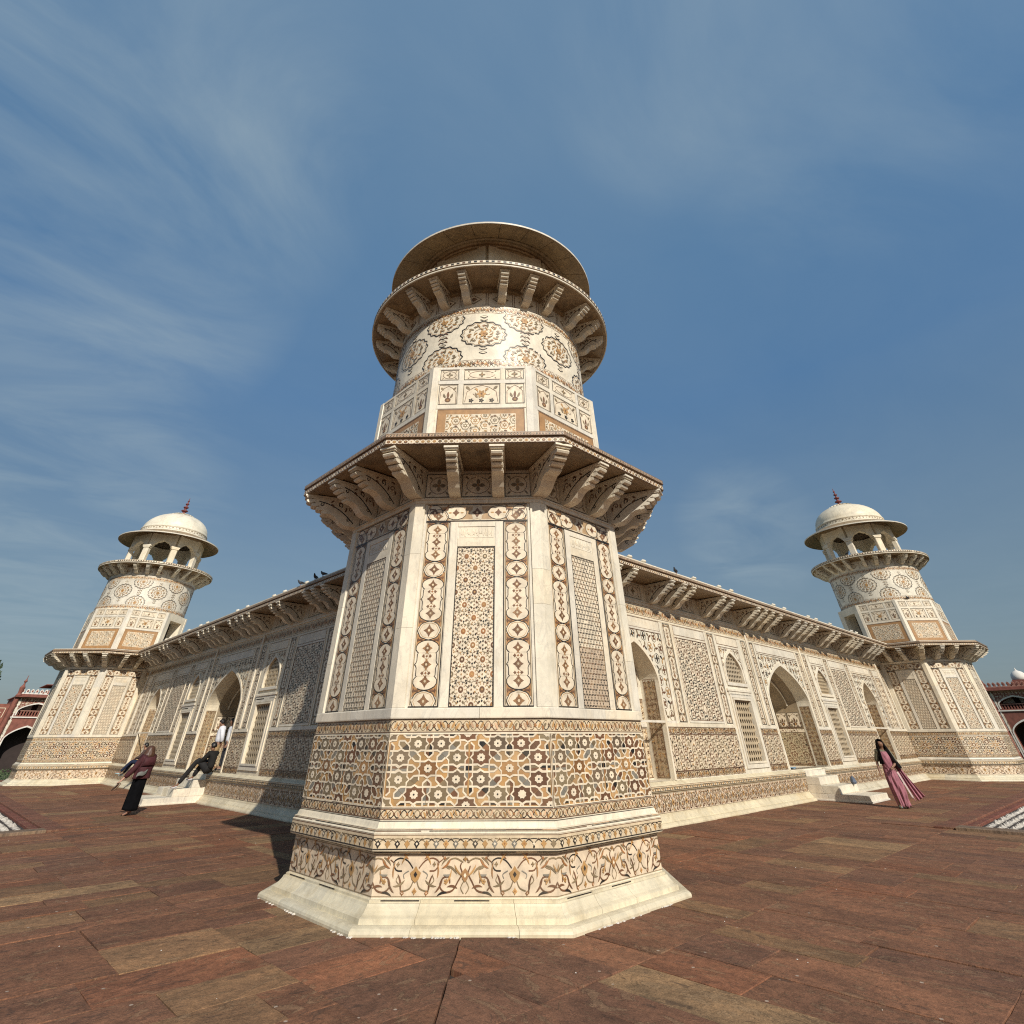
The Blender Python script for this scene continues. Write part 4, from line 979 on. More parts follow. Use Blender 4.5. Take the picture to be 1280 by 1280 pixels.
def build_facade(parent, loc, rz):
    HL = 14.25
    V = []; F = []
    def quad(x0, x1, z0, z1, y=0):
        n = len(V); V.extend([(x0, y, z0), (x1, y, z0), (x1, y, z1), (x0, y, z1)]); F.append((n, n+1, n+2, n+3))
    def over_arch(a, zt):
        c = arch_curve(a[0], a[1], a[2], a[3], a[4])[1:-1]
        for (xa, za), (xb, zb) in zip(c, c[1:]):
            n = len(V); V.extend([(xa, 0, za), (xb, 0, zb), (xb, 0, zt), (xa, 0, zt)]); F.append((n, n+1, n+2, n+3))
    ZT = 4.88; x = -HL
    ops = sorted([(NICH[0][0]-.95, NICH[0][0]+.95, 'n', NICH[0]), (WLO[0][0]-.6, WLO[0][0]+.6, 'w', (WLO[0], WUP[0])), (-1.83, 1.83, 'n', PORT), (WLO[1][0]-.6, WLO[1][0]+.6, 'w', (WLO[1], WUP[1])), (NICH[1][0]-.95, NICH[1][0]+.95, 'n', NICH[1])], key=lambda o: o[0])
    for xa, xb, t, a in ops:
        quad(x, xa, .78, ZT); x = xb
        if t == 'n': over_arch(a, ZT)
        else:
            lo, upw = a
            quad(xa, xb, .78, lo[2]); quad(xa, xb, lo[3], upw[2]); over_arch(upw, ZT)
    quad(x, HL, .78, ZT)
    # reveals
    def reveal(P, d):
        n = len(V); V.extend([(p[0], 0, p[1]) for p in P]+[(p[0], d, p[1]) for p in P]); k = len(P)
        for i in range(k): F.append((n+i, n+(i+1) % k, n+k+(i+1) % k, n+k+i))
    for a in NICH: reveal(arch_curve(*a), .62)
    for a in WUP: reveal(arch_curve(*a), .16)
    for w in WLO: reveal([(w[0]-w[1], w[2]), (w[0]+w[1], w[2]), (w[0]+w[1], w[3]), (w[0]-w[1], w[3])], .16)
    for a in NICH: quad(a[0]-1.0, a[0]+1.0, .7, 4, .62)
    reveal(arch_curve(*PORT), .50)
    # portal: splayed half-octagon recess with a vault
    S1 = [(x_, .50, z_) for x_, z_ in arch_curve(*PORT)]; S2 = [(x_, 2.6, z_) for x_, z_ in arch_curve(0, 1.70, .785, 2.35, 3.25)]; S3 = [(x_, 1.46, z_) for x_, z_ in arch_curve(0, .05, .785, 2.4, 2.6)]
    lv, lf = loft([S1, S2])
    Fw = mk('facade_wall', V, F, M_MARB, parent, loc, rz)
    n = len(lv); lv += [(-1.75, 2.602, .78), (1.75, 2.602, .78), (1.75, 2.602, 3.4), (-1.75, 2.602, 3.4)]; lf.append((n, n+1, n+2, n+3))
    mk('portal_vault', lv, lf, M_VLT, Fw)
    mk('portal_floor', *box(-1.83, 1.83, -.02, 2.60, .74, .785), M_TILE, Fw)
    def bx(name, x0, x1, y0, y1, z0, z1, mat=M_TILE, bv=0): return mk(name, *box(x0, x1, y0, y1, z0, z1, bv), mat, Fw)
    def ink(x0, x1, z0, z1, fn, y=0, extra=None, rz_=0, loc_=None):
        k = Ink(x0, z0, x1, z1, extra); fn(k); return k.build('stone_inlay', Fw, None, loc_ or (0, y, 0), rz_, base=.003, step=.0016)
    C2 = (OLV, BRN, BRN, OCH, BLK); C3 = (BRN, OLV, BRN, OCH)
    # scroll frieze over all the bays
    def fr_(k):
        x = -HL
        while x < HL-.1: pat_scroll(k, x, min(HL, x+1.9), 4.50, 4.76, .24, CRM, .014); x += 1.9
    ink(-HL, HL, 4.48, 4.78, fr_)
    # white mouldings that run the length of the wall
    bx('string_course', -HL, HL, -.035, 0, 4.80, 4.875); bx('string_course', -HL, HL, -.055, 0, 4.876, 4.905)
    bx('frieze_fillet', -HL, HL, -.012, 0, 4.445, 4.475)
    def slab(x0, x1, z0=4.16, z1=4.43):
        bx('carved_cartouche', x0, x1, -.008, 0, z0, z1); k = Ink(x0, z0, x1, z1); k.frame(x0, z0, x1, z1, .014, BRN, 1); k.build('stone_inlay', Fw, None, (0, -.008, 0))
    def frame(x0, x1, z0, z1, w=.07, d=.02):
        for a, b, c, e in ((x0-w, x0, z0-w, z1+w), (x1, x1+w, z0-w, z1+w), (x0+.001, x1-.001, z1, z1+w), (x0+.001, x1-.001, z0-w, z0)): bx('panel_frame', a, b, -d, 0, c, e)
    slab(-1.88, 1.88)
    ink(-1.90, 1.90, 2.6, 4.12, lambda k: pat_floral(k, -1.90, 1.90, 2.6, 4.12, s=.27, cols=C2, bg=WHT), extra=outside(PORT))
    mk('arch_moulding', *arch_band(0, 1.83, .79, 2.70, 3.84, .0, .085, .022), M_TILE, Fw)
    for s in (-1, 1):
        def R(a, b): return (a, b) if s > 0 else (-b, -a)
        def I(a, b, z0, z1, fn, extra=None):
            x0, x1 = R(a, b); ink(x0, x1, z0, z1, lambda k: fn(k, x0, x1), extra=extra)
        def strip(a, b, z0=1.98, z1=4.42): 
            I(a, b, z0, z1, lambda k, x0, x1: pat_cartouches(k, (x0+x1)/2, x1-x0, z0, z1, (.50, .37, .22))); 
            for q in (a-.045, b+.005): x0, x1 = R(q, q+.04); bx('panel_frame', x0, x1, -.018, 0, z0-.02, z1+.02)
        strip(2.05, 2.36); strip(2.70, 3.05); strip(5.17, 5.58); strip(7.95, 8.36); strip(11.76, 12.10); strip(13.55, 13.9)
        for d_ in (2.50, 13.2):
            x0, x1 = R(d_, d_+.10); bx('pilaster', x0, x1, -.05, 0, 1.955, 4.795, bv=.012)
        # window bay
        x0, x1 = R(3.38, 4.96); slab(x0, x1)
        up = (s*4.17, .60, 3.08, 3.40, 3.95)
        I(3.42, 4.92, 3.02, 4.10, lambda k, x0, x1: pat_floral(k, x0, x1, 3.02, 4.10, s=.22, cols=C3, bg=WHT), extra=outside(up))
        mk('arch_moulding', *arch_band(s*4.17, .60, 3.085, 3.40, 3.95, .0, .07, .025), M_TILE, Fw)
        x0, x1 = R(3.45, 4.89); bx('window_sill', x0, x1, -.05, 0, 2.98, 3.07, bv=.01)
        bx('window_lintel', *R(3.30, 5.04), -.06, 0, 2.82, 2.90, bv=.012); bx('window_lintel', *R(3.36, 4.98), -.035, 0, 2.73, 2.818)
        frame(*R(3.49, 4.85), 1.00, 2.66, .10, .035)
        frame(*R(3.57, 4.77), 1.06, 2.60, .05, .055)
        # pierced screens
        def screen(x0, x1, z0, z1, p, t, arch=None):
            parts = []
            nx = max(2, round((x1-x0)/p)); nz = max(2, round((z1-z0)/p)); ux = (x1-x0)/nx; uz = (z1-z0)/nz
            for i in range(nx):
                for j in range(nz):
                    xc, zc = x0+(i+(.5 if j % 2 else 1.0))*ux, z0+(j+.5)*uz
                    if xc+ux/2 > x1+.001: continue
                    if arch and zc > arch_z(xc-arch[0], arch[1], arch[3], arch[4])-.02: continue
                    a, b = ux/2, uz/2; v = []; f = []
                    # cell rim with an eight sided hole
                    out = [(xc+a*c, zc+b*e) for c, e in ((1, 0), (1, 1), (0, 1), (-1, 1), (-1, 0), (-1, -1), (0, -1), (1, -1))]
                    inn = [(xc+a*t*math.cos(q*PI/4), zc+b*t*math.sin(q*PI/4)) for q in range(8)]
                    for y in (.05, .062): v += [(X, y, Z) for X, Z in out]+[(X, y, Z) for X, Z in inn]
                    for q in range(8):
                        r_ = (q+1) % 8; f += [(q, r_, 8+r_, 8+q), (8+q, 8+r_, 24+r_, 24+q)]
                    parts.append((v, f))
            V = []; F = []
            for v, f in parts: n = len(V); V += v; F += [tuple(i+n for i in q) for q in f]
            stuff(mk('pierced_screen', V, F, M_SCR, Fw))
        x0, x1 = R(3.57, 4.77); screen(x0, x1, 1.02, 2.60, .155, .72); screen(x0, x1, 3.08, 3.95, .12, .70, up)
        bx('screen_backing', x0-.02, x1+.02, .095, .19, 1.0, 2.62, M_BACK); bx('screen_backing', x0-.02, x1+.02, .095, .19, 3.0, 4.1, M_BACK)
        # wide panel
        x0, x1 = R(5.78, 7.76); slab(x0, x1); ink(x0, x1, 2.02, 4.10, lambda k: pat_geo(k, x0, x1, 2.02, 4.10, .29, (BRN, BLK, OLV, BRN), WHT, BRN)); frame(x0, x1, 2.02, 4.10, .05, .02)
        # niche bay
        x0, x1 = R(8.56, 11.58); slab(x0, x1); a = (s*10.07, .95, .785, 2.85, 3.78)
        ink(x0, x1, 1.98, 4.11, lambda k: pat_floral(k, x0, x1, 1.98, 4.11, s=.27, cols=C2, bg=WHT), extra=outside(a)); frame(x0, x1, 2.0, 4.11, .05, .02)
        mk('arch_moulding', *arch_band(a[0], a[1], .79, a[3], a[4], .0, .08, .022), M_TILE, Fw)
        # within the niche: blind door with panels
        y = .62
        def nb(nm, x0, x1, z0, z1, d, mat=M_TILE): xx = sorted((a[0]+x0, a[0]+x1)); return bx(nm, xx[0], xx[1], y-d, y, z0, z1, mat)
        for (p, q, zz0, zz1, dd) in ((-.58, .58, 2.60, 2.70, .07), (-.58, -.48, .79, 2.598, .07), (.48, .58, .79, 2.598, .07), (-.46, .46, 2.50, 2.58, .045), (-.46, -.38, .79, 2.498, .045), (.38, .46, .79, 2.498, .045)): nb('door_frame', p, q, zz0, zz1, dd)
        nb('blind_door', -.37, .37, .79, 2.49, .02, M_MARB)
        for (p, q, zz0, zz1) in ((-.34, -.02, .9, 2.4), (.02, .34, .9, 2.4), (-.92, -.62, 1.98, 2.50), (.62, .92, 1.98, 2.50), (-.8, -.05, 2.78, 3.4), (.05, .8, 2.78, 3.4), (-.93, -.60, .82, 1.84), (.60, .93, .82, 1.84)):
            ink(a[0]+p, a[0]+q, zz0, zz1, lambda k: pat_floral(k, a[0]+p, a[0]+q, zz0, zz1, s=.14, cols=C3), y=y-(.021 if abs(p) < .4 and zz1 < 2.45 else 0))
        nb('white_band', -.94, -.59, 1.87, 1.95, .03); nb('white_band', .59, .94, 1.87, 1.95, .03)
        for sg in (-1, 1):     # jamb bands
            k = Ink(0, .8, .6, 3.0); pat_floral(k, .10, .50, .82, 2.95, s=.13, cols=(BRN, BRN, OLV, OCH), bg=(.36, .27, .17), frame=BRN)
            k.build('stone_inlay', Fw, None, (a[0]+sg*.948, .01 if sg < 0 else .61, 0), PI/2*(1 if sg < 0 else -1))
        # narrow end panel
        x0, x1 = R(12.25, 13.05); slab(x0, x1); ink(x0, x1, 2.02, 4.10, lambda k: pat_floral(k, x0, x1, 2.02, 4.10, s=.24, cols=C3, bg=WHT)); frame(x0, x1, 2.02, 4.10, .05, .02)
        # dado
        for p, q in ((1.97, 3.28), (5.10, 9.04), (11.10, 14.22)):
            x0, x1 = R(p, q)
            ink(x0, x1, .80, 1.865, lambda k: (pat_geo(k, x0, x1, .95, 1.72, .275, (BRN, OLV, OCH, BLK), (.66, .55, .40), BRN, .14), pat_scroll(k, x0, x1, .81, .94, .2, CRM, .012), pat_scroll(k, x0, x1, 1.735, 1.86, .2, CRM, .012)))
            bx('white_band', x0, x1, -.022, 0, 1.87, 1.952)
        # side walls of the portal recess
        k = Ink(0, .79, 2.05, 2.5)
        pat_geo(k, .04, 2.0, .84, 1.78, .26, (BRN, OLV, OLV, BRN), (.42, .34, .22), BRN); k.rect(.0, 1.80, 2.04, 1.90, WHT, 3, .02)  # darker stones and ground: the recess shade is in these colours
        for q in ((.06, .42), (.48, 1.05), (1.11, 1.5), (1.55, 2.0)): pat_line_motif(k, q[0], q[1], 1.96, 2.42, 2 if q[1]-q[0] > .5 else 1)
        an = math.atan2(.13, 2.1)
        if s > 0: k.build('stone_inlay', Fw, None, (1.70+.004, 2.55, 0), -PI/2+an, base=.006)
        else: k.build('stone_inlay', Fw, None, (-1.828, .50, 0), PI/2-an, base=.006)
        k = Ink(0, .8, .5, 2.9); pat_floral(k, .06, .44, .82, 2.6, s=.13, cols=(BRN, BRN, OLV, OCH), bg=(.38, .29, .18), frame=BRN)
        k.build('stone_inlay', Fw, None, (s*1.828, .01 if s < 0 else .49, 0), PI/2*(1 if s < 0 else -1))
        # plinth
        a_, b_ = R(.905, HL)
        prof = [(-.235, -.02), (-.235, .02), (-.225, .045), (-.19, .07), (-.145, .078), (-.14, .10), (-.075, .165), (-.07, .20), (-.045, .205), (-.045, .585), (-.085, .60), (-.095, .61), (-.095, .715), (-.085, .73), (0, .785), (.05, .785), (.05, -.02)]
        n = len(prof); Vp = [(a_, y_, z_) for y_, z_ in prof]+[(b_, y_, z_) for y_, z_ in prof]
        Fp = [tuple(range(n)), tuple(range(2*n-1, n-1, -1))]+[(i, (i+1) % n, (i+1) % n+n, i+n) for i in range(n)]
        mk('plinth', Vp, Fp, M_MARB2, Fw)
        ink(a_+.03, b_, .215, .575, lambda k: pat_arabesque(k, a_+.03, b_, .22, .57, .62, .017), y=-.045)
        ink(a_, b_, .61, .72, lambda k: pat_drops(k, a_, b_, .617, .71, .11), y=-.095)
        # roof finials
        for d_ in ((0, 1.1, 3.75, 4.7, 6.5, 9.6, 10.35) if s > 0 else (1.1, 3.75, 4.7, 6.5, 9.6, 10.35)):
            if s < 0 and d_ == 1.1: continue
            if 'fin' not in BM:
                v, f = revolve([(.06, 5.60), (.06, 5.80), (.085, 5.83), (.085, 5.85), (.05, 5.88), (.09, 5.905), (.10, 5.93), (.085, 5.96), (.03, 5.98), (.01, 6.0)], 14)
                me = bpy.data.meshes.new('roof_knob'); me.from_pydata(v, [], f); me.materials.append(M_TILE); me.update(); BM['fin'] = me
            ob('roof_knob', BM['fin'], Fw, (s*d_, -.5, 0))
        for d_ in (.9, 1.62, 2.25, 2.9, 4.92, 5.6, 7.62, 8.22, 8.9, 10.9, 11.65, 12.4):
            put(B_OCT, 'bracket', Fw, s*d_, 0, 4.886, 0)
        ink(*R(.1, HL), 4.92, 5.38, lambda k: [pat_line_motif(k, R(q, q+.8)[0], R(q, q+.8)[1], 4.95, 5.35, 0) for q in (.05, 3.3, 4.0, 6.1, 6.9, 9.3, 10.0, 12.7)])
        # back wall of portal
    k = Ink(-.97, .79, .97, 3.2)
    pat_geo(k, -1.6, 1.6, .84, 1.78, .26, (OLV, BRN, OCH, OLV), (.42, .34, .22), BRN); k.rect(-.97, 1.80, .97, 1.90, WHT, 3, .02)  # ground browned like the side walls, recess shade in the colour
    for q in ((-.93, -.34), (-.28, .28), (.34, .93)): pat_line_motif(k, q[0], q[1], 1.96, 2.40, 2)
    k.build('stone_inlay', Fw, None, (0, 2.595, 0), base=.004)
    for q in (-1, 1):
        for yy in (.9, 1.5, 2.1):
            t_ = (yy-.5)/2.1; vv, ff = arch_band(0, 1.83-.13*t_, 2.72-.35*t_, 2.70-.35*t_, 3.84-.59*t_, -.07, -.02, .04)
            if q > 0: mk('vault_rib', [(a_, b_+yy, c_) for a_, b_, c_ in vv], ff, M_TILE, Fw)
    # steps built of separate blocks
    def blocks(x0, x1, y0, y1, z0, z1, nx, ny):
        for i in range(nx):
            for j in range(ny):
                g = .002; dx = (x1-x0)/nx; dy = (y1-y0)/ny
                o = mk('step_block', *box(x0+i*dx+g, x0+(i+1)*dx-g, y0+j*dy+g, y0+(j+1)*dy-g, z0, z1+random.uniform(-.003, .003), .008), M_TILE if (i+j+nx) % 3 else M_MARB, Fw)
    blocks(-.9, .9, -1.9, .04, 0, .18, 2, 3); blocks(-.9, .9, -1.05, .04, .182, .385, 3, 2); blocks(-.9, .9, -.50, .04, .387, .59, 2, 1); blocks(-.9, .9, -.12, .04, .592, .738, 2, 1)
    mk('step_fillet', *box(-.92, .92, -1.93, -.2, 0, .05, .01), M_TILE, Fw)
    # cornice
    prof = [(.1, 5.40), (-.06, 5.40), (-.06, 5.43), (-.84, 5.43), (-.85, 5.41), (-1.0, 5.41), (-1.02, 5.42), (-1.02, 5.508), (-.98, 5.513), (-.98, 5.528), (-1.03, 5.533), (-1.04, 5.541), (-1.04, 5.608), (-1.02, 5.616), (-.90, 5.62), (.1, 5.64)]
    n = len(prof); Vp = [(-14.0, y_, z_) for y_, z_ in prof]+[(14.0, y_, z_) for y_, z_ in prof]
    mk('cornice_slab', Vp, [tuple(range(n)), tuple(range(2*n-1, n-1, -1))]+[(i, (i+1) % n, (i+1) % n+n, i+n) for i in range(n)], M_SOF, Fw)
    bx('cornice_coping', -13.9, 13.9, -1.0, -.7, 5.622, 5.665)
    for z0, z1, y, kd in ((5.421, 5.506, -1.02, 0), (5.543, 5.607, -1.04, 1)):
        k = Ink(-14, z0, 14, z1); pat_edge(k, -14, 14, z0, z1, kd); k.build('stone_inlay', Fw, None, (0, y, 0), base=.002)
    mk('bracket_frieze', *box(-HL, HL, -.001, .3, 4.90, 5.42), M_MARB, Fw)
    return Fw
BM = {}
MA = ob('mausoleum', None, None, (SS/2, SS/2, 0))
tag(MA, 'long low marble tomb with arched portals, pierced windows and bracketed cornice between the corner towers', 'mausoleum')
V, F = box(-15.62, 15.62, -15.62, 15.62, 4.9, 5.60); mk('roof', V, F, M_MARB, MA)
V, F = box(-13.6, 13.6, -13.6, 13.6, 0, 4.89); mk('core_wall', V, F, M_MARB, MA)
hw_ = SS/2-1.1
FA = build_facade(MA, (0, -hw_, 0), 0)
FB = copy_tree(FA, MA); FB.location = (-hw_, 0, 0); FB.rotation_euler = (0, 0, -PI/2)
for nx_, rz_ in (((0, hw_, 0), PI), ((hw_, 0, 0), PI/2)):
    mk('rear_wall', *box(-14.2, 14.2, -.02, 1.0, 0, 5.6), M_MARB, MA, nx_, rz_)

# ------------------------------------------------------------------ terrace paving
def prism_poly(P, z0, z1, ch=.0025, wob=None):
    if wob:
        Q = []
        for i in range(len(P)):
            a, b = P[i], P[(i+1) % len(P)]; L = math.hypot(b[0]-a[0], b[1]-a[1]); m_ = max(1, min(9, int(L/.16)))
            nx, ny = -(b[1]-a[1])/(L or 1), (b[0]-a[0])/(L or 1)
            for t in range(m_):
                o = 0 if t == 0 else wob.uniform(-.001, .008); Q.append((a[0]+(b[0]-a[0])*t/m_+nx*o, a[1]+(b[1]-a[1])*t/m_+ny*o))
        P = Q
    n = len(P); cx = sum(p[0] for p in P)/n; cy = sum(p[1] for p in P)/n
    def ins(p, d):
        L = math.hypot(p[0]-cx, p[1]-cy) or 1; return (p[0]-(p[0]-cx)/L*d, p[1]-(p[1]-cy)/L*d)
    V = [(p[0], p[1], z0) for p in P]+[(p[0], p[1], z1-ch) for p in P]+[ins(p, ch*1.6)+(z1,) for p in P]
    F = [tuple(range(2*n, 3*n))]
    for r in (0, 1): F += [(r*n+i, r*n+(i+1) % n, (r+1)*n+(i+1) % n, (r+1)*n+i) for i in range(n)]
    return V, F
TER = mk('paved_terrace', *box(-60, 39, -60, 39, -1.2, -.045), M_JOINT); tag(TER, kind='structure')
PCOL = [(0.1785, 0.0848, 0.0490)]*7+[(0.1650, 0.0806, 0.0480)]*6+[(0.1469, 0.0731, 0.0461)]*4+[(0.2034, 0.1166, 0.0627)]*2+[(0.1785, 0.1018, 0.0559)]*3+[(0.1876, 0.0816, 0.0451)]*3+[(0.2316, 0.1442, 0.0784)]
rp = random.Random(21)
slabs = []
def region_ok(x, y):
    if x > 1.0 and y > 1.0 and x < 32.6 and y < 32.6: return False
    return True
# courses parallel to the wall, slabs laid across them; mitred on the diagonal in front of the tower
courses = []
y = 1.15
for wd, md in ((2.3, 0), (.62, 1), (2.05, 0), (2.6, 0), (2.3, 0), (2.7, 0), (2.2, 0), (3.0, 0), (3.0, 0), (3.0, 0), (4, 0), (4, 0), (4, 0)): courses.append((y-wd, y, md)); y -= wd
for half in (0, 1):
    for (ya, yb, md) in courses:
        x = -35.
        while x < 38.5:
            w_ = rp.uniform(1.1, 2.4) if md else rp.choice((rp.uniform(.38, .6), rp.uniform(.55, 1.0), rp.uniform(.5, .8)))
            if x > 12 or x < -20: w_ *= 1.5
            cuts = [ya]
            if md: cuts += [yb] if rp.random() < .6 else [(ya+yb)/2+rp.uniform(-.05, .05), yb]
            else:
                q = ya+rp.uniform(.5, 1.9)
                while q < yb-.4: cuts.append(q); q += rp.uniform(.9, 2.4)
                cuts.append(yb)
            for a, b in zip(cuts, cuts[1:]):
                g = rp.uniform(.0005, .003)
                P = [(x+g, a+g), (x+w_-g, a+g), (x+w_-g, b-g), (x+g, b-g)]
                sk = rp.uniform(-.012, .012); P = [(p[0]+sk*(p[1]-a), p[1]) for p in P]
                P = clip_half(P, -1, 1, -.006)        # keep x>y
                if len(P) < 3: continue
                # leave out the pool
                if max(p[0] for p in P) > 11.0 and min(p[1] for p in P) < -3.55:
                    if min(p[0] for p in P) < 11.0: P = clip_half(P, 1, 0, 11.0)
                    elif max(p[1] for p in P) > -3.55: P = clip_half(P, 0, -1, 3.55)
                    else: continue
                    if len(P) < 3: continue
                ar = abs(sum(P[i][0]*P[(i+1) % len(P)][1]-P[(i+1) % len(P)][0]*P[i][1] for i in range(len(P))))/2
                if ar < .02: continue
                if half: P = [(p[1], p[0]) for p in P][::-1]
                slabs.append(P)
            x += w_
# a few slabs inside the bay between wall and tower are hidden under the plinths
def vis(P):
    cx = sum(p[0] for p in P)/len(P); cy = sum(p[1] for p in P)/len(P)
    d = Vector((cx-CAM.x, cy-CAM.y)); dist = d.length
    az = math.degrees(math.atan2(d.y, d.x))-46.2
    behind = math.hypot(cx, cy) < 3.0
    return (abs(az) < 56 and not behind, dist)
info = [(vis(P), P) for P in slabs]
front = sorted([i for i in info if i[0][0]], key=lambda q: q[0][1])
def slabdata(P):
    z = rp.uniform(-.005, .003); V, F = prism_poly(P, -.06, z, .003, rp); n = len(P)
    t1, t2 = rp.uniform(-.002, .002), rp.uniform(-.002, .002)
    V = [(a, b, c+(a-P[0][0])*t1+(b-P[0][1])*t2 if c > -.05 else c) for a, b, c in V]
    c = rp.choice(PCOL); k = rp.uniform(.90, 1.12); c = tuple(x*k for x in c)+(rp.random(),)
    return V, F, c
for (_, P) in front[:298]:
    V, F, c = slabdata(P); mk('paving_stone', V, F, M_SAND, TER, cols=[c]*len(F))
V, F, C = [], [], []
for q in front[298:]+[i for i in info if not i[0][0]]:
    v, f, c = slabdata(q[1]); n = len(V); V += v; F += [tuple(i+n for i in t) for t in f]; C += [c]*len(f)
stuff(mk('distant_paving', V, F, M_SAND, TER, cols=C))
TER.rotation_euler = (0, 0, 0)

# ------------------------------------------------------------------ sunken pools beside the paths
def pool(mirror, label):
    root = ob('pool', None); tag(root, label, 'pool', 'sunken pools either side of the tower')
    def B(nm, x0, x1, y0, y1, z0, z1, mat, bv=.01, cols=None):
        if mirror: x0, x1, y0, y1 = y0, y1, x0, x1
        v, f = box(x0, x1, y0, y1, z0, z1, bv); return mk(nm, v, f, mat, root, cols=[cols]*len(f) if cols else None)
    X0, X1, Y1, Y0 = 10.93, 27, -3.53, -16
    rr = random.Random(9)
    x = X0
    while x < X1:      # rim slabs, a little proud of the paving
        B('rim_slab', x+.004, min(X1, x+1.4)-.004, Y1-.42, Y1, -.05, .035, M_SAND, .008, (.155, .068, .045, rr.random())); x += 1.4
    y = Y1-.43
    while y > Y0:
        B('rim_slab', X0-.08, X0+.40, y-1.4+.004, y-.004, -.05, .05, M_SAND, .008, (.17, .12, .085, rr.random())); y -= 1.4
    B('basin_wall', X0+.41, X1, Y1-.62, Y1-.43, -.6, .005, M_SAND, .01, (.15, .055, .04, .3)); B('basin_wall', X0+.41, X0+.60, Y0, Y1-.63, -.6, .005, M_SAND, .01, (.15, .055, .04, .6))
    B('basin_floor', X0+.6, X1, Y0, Y1-.63, -.66, -.04, M_JOINT, 0)
    # chevron of carved white slabs
    V, F = [], []
    for i in range(80):
        for j in range(40):
            x = X0+.70+i*.20+(.1 if j % 2 else 0); y = Y1-.78-j*.24
            if x > X1 or y < Y0: continue
            z = -.045; h = rr.uniform(.02, .075); n = len(V)
            jx = rr.uniform(-.03, .03); V += [(x+jx, y-.10, z), (x+.085+jx, y, z), (x+jx, y+.10, z), (x-.085+jx, y, z), (x+rr.uniform(-.03, .03), y+rr.uniform(-.03, .03), z+h)]; F += [(0+n, 1+n, 4+n), (1+n, 2+n, 4+n), (2+n, 3+n, 4+n), (3+n, n, 4+n)]
    if mirror: V = [(b, a, c) for a, b, c in V]; F = [f[::-1] for f in F]
    stuff(mk('carved_bed', V, F, M_BED, root))
pool(False, 'sandstone-rimmed pool with carved white bed, in the paving right of the tower')
pool(True, 'sandstone-rimmed pool with carved white bed, in the paving left of the tower')

# ------------------------------------------------------------------ lawn, sky-line
lw_ = mk('lawn', [(-900, -900, -1.15), (900, -900, -1.15), (900, 900, -1.15), (-900, 900, -1.15)], [(0, 1, 2, 3)], M_LAWN); tag(lw_, kind='structure')
def leaf_cloud(name, blobs, n, size, mat, parent, seed=1):
    r_ = random.Random(seed); V = []; F = []
    for _ in range(n):
        bx_, by_, bz_, br = r_.choice(blobs)
        while True:
            q = Vector((r_.uniform(-1, 1), r_.uniform(-1, 1), r_.uniform(-1, 1)))
            if .35 < q.length < 1: break
        p = Vector((bx_, by_, bz_))+q*br; a = Vector((r_.gauss(0, 1), r_.gauss(0, 1), r_.gauss(0, 1))).normalized()*size*r_.uniform(.6, 1.3); b = a.orthogonal().normalized()*size*.45
        n0 = len(V); V += [tuple(p-a), tuple(p+b), tuple(p+a), tuple(p-b)]; F.append((n0, n0+1, n0+2, n0+3))
    return stuff(mk(name, V, F, mat, parent))
def tree(loc, h, label, seed, R_=3., group=None, n=5000):
    r_ = random.Random(seed); root = ob('tree', None, None, loc); tag(root, label, 'tree', group)
    V, F = [], []
    def limb(p, q, ra, rb):
        nonlocal V, F
        d = (q-p).normalized(); o = d.orthogonal().normalized(); w = d.cross(o); n0 = len(V)
        for c, r in ((p, ra), (q, rb)): V += [tuple(c+(o*math.cos(2*PI*k/8)+w*math.sin(2*PI*k/8))*r) for k in range(8)]
        F += [(n0+k, n0+(k+1) % 8, n0+8+(k+1) % 8, n0+8+k) for k in range(8)]
    top = Vector((0, 0, h*.45)); limb(Vector((0, 0, -.2)), top, h*.03, h*.02); blobs = []
    for k in range(9):
        a = k*2.4; e = Vector((math.cos(a)*R_*.6*r_.uniform(.5, 1.1), math.sin(a)*R_*.6*r_.uniform(.5, 1.1), h*r_.uniform(.55, .92))); limb(top*r_.uniform(.7, 1), e, h*.012, h*.004); blobs.append((e.x, e.y, e.z, R_*r_.uniform(.3, .5)))
    mk('trunk', V, F, M_BARK, root); leaf_cloud('crown', blobs, n, h*.02, M_LEAF, root, seed); return root
tree((-6.1, 62, -1.15), 9.2, 'dark leafy tree at the left edge, beside the red gatehouse', 4, 3.1)
tree((97, 4.5, -1.15), 8.2, 'small dark tree behind the battlements of the right gatehouse', 8, 1.6, n=2500)
hd = ob('hedge', None, None, (0, 0, 0)); tag(hd, 'low green hedge on the lawn before the left gatehouse', 'hedge')
leaf_cloud('foliage', [(-9+i*.8, 60+.3*(i % 3), -.6, .7) for i in range(26)], 6000, .09, plain('hedge_leaf', (.06, .09, .03), .8, .4, 3), hd, 5)

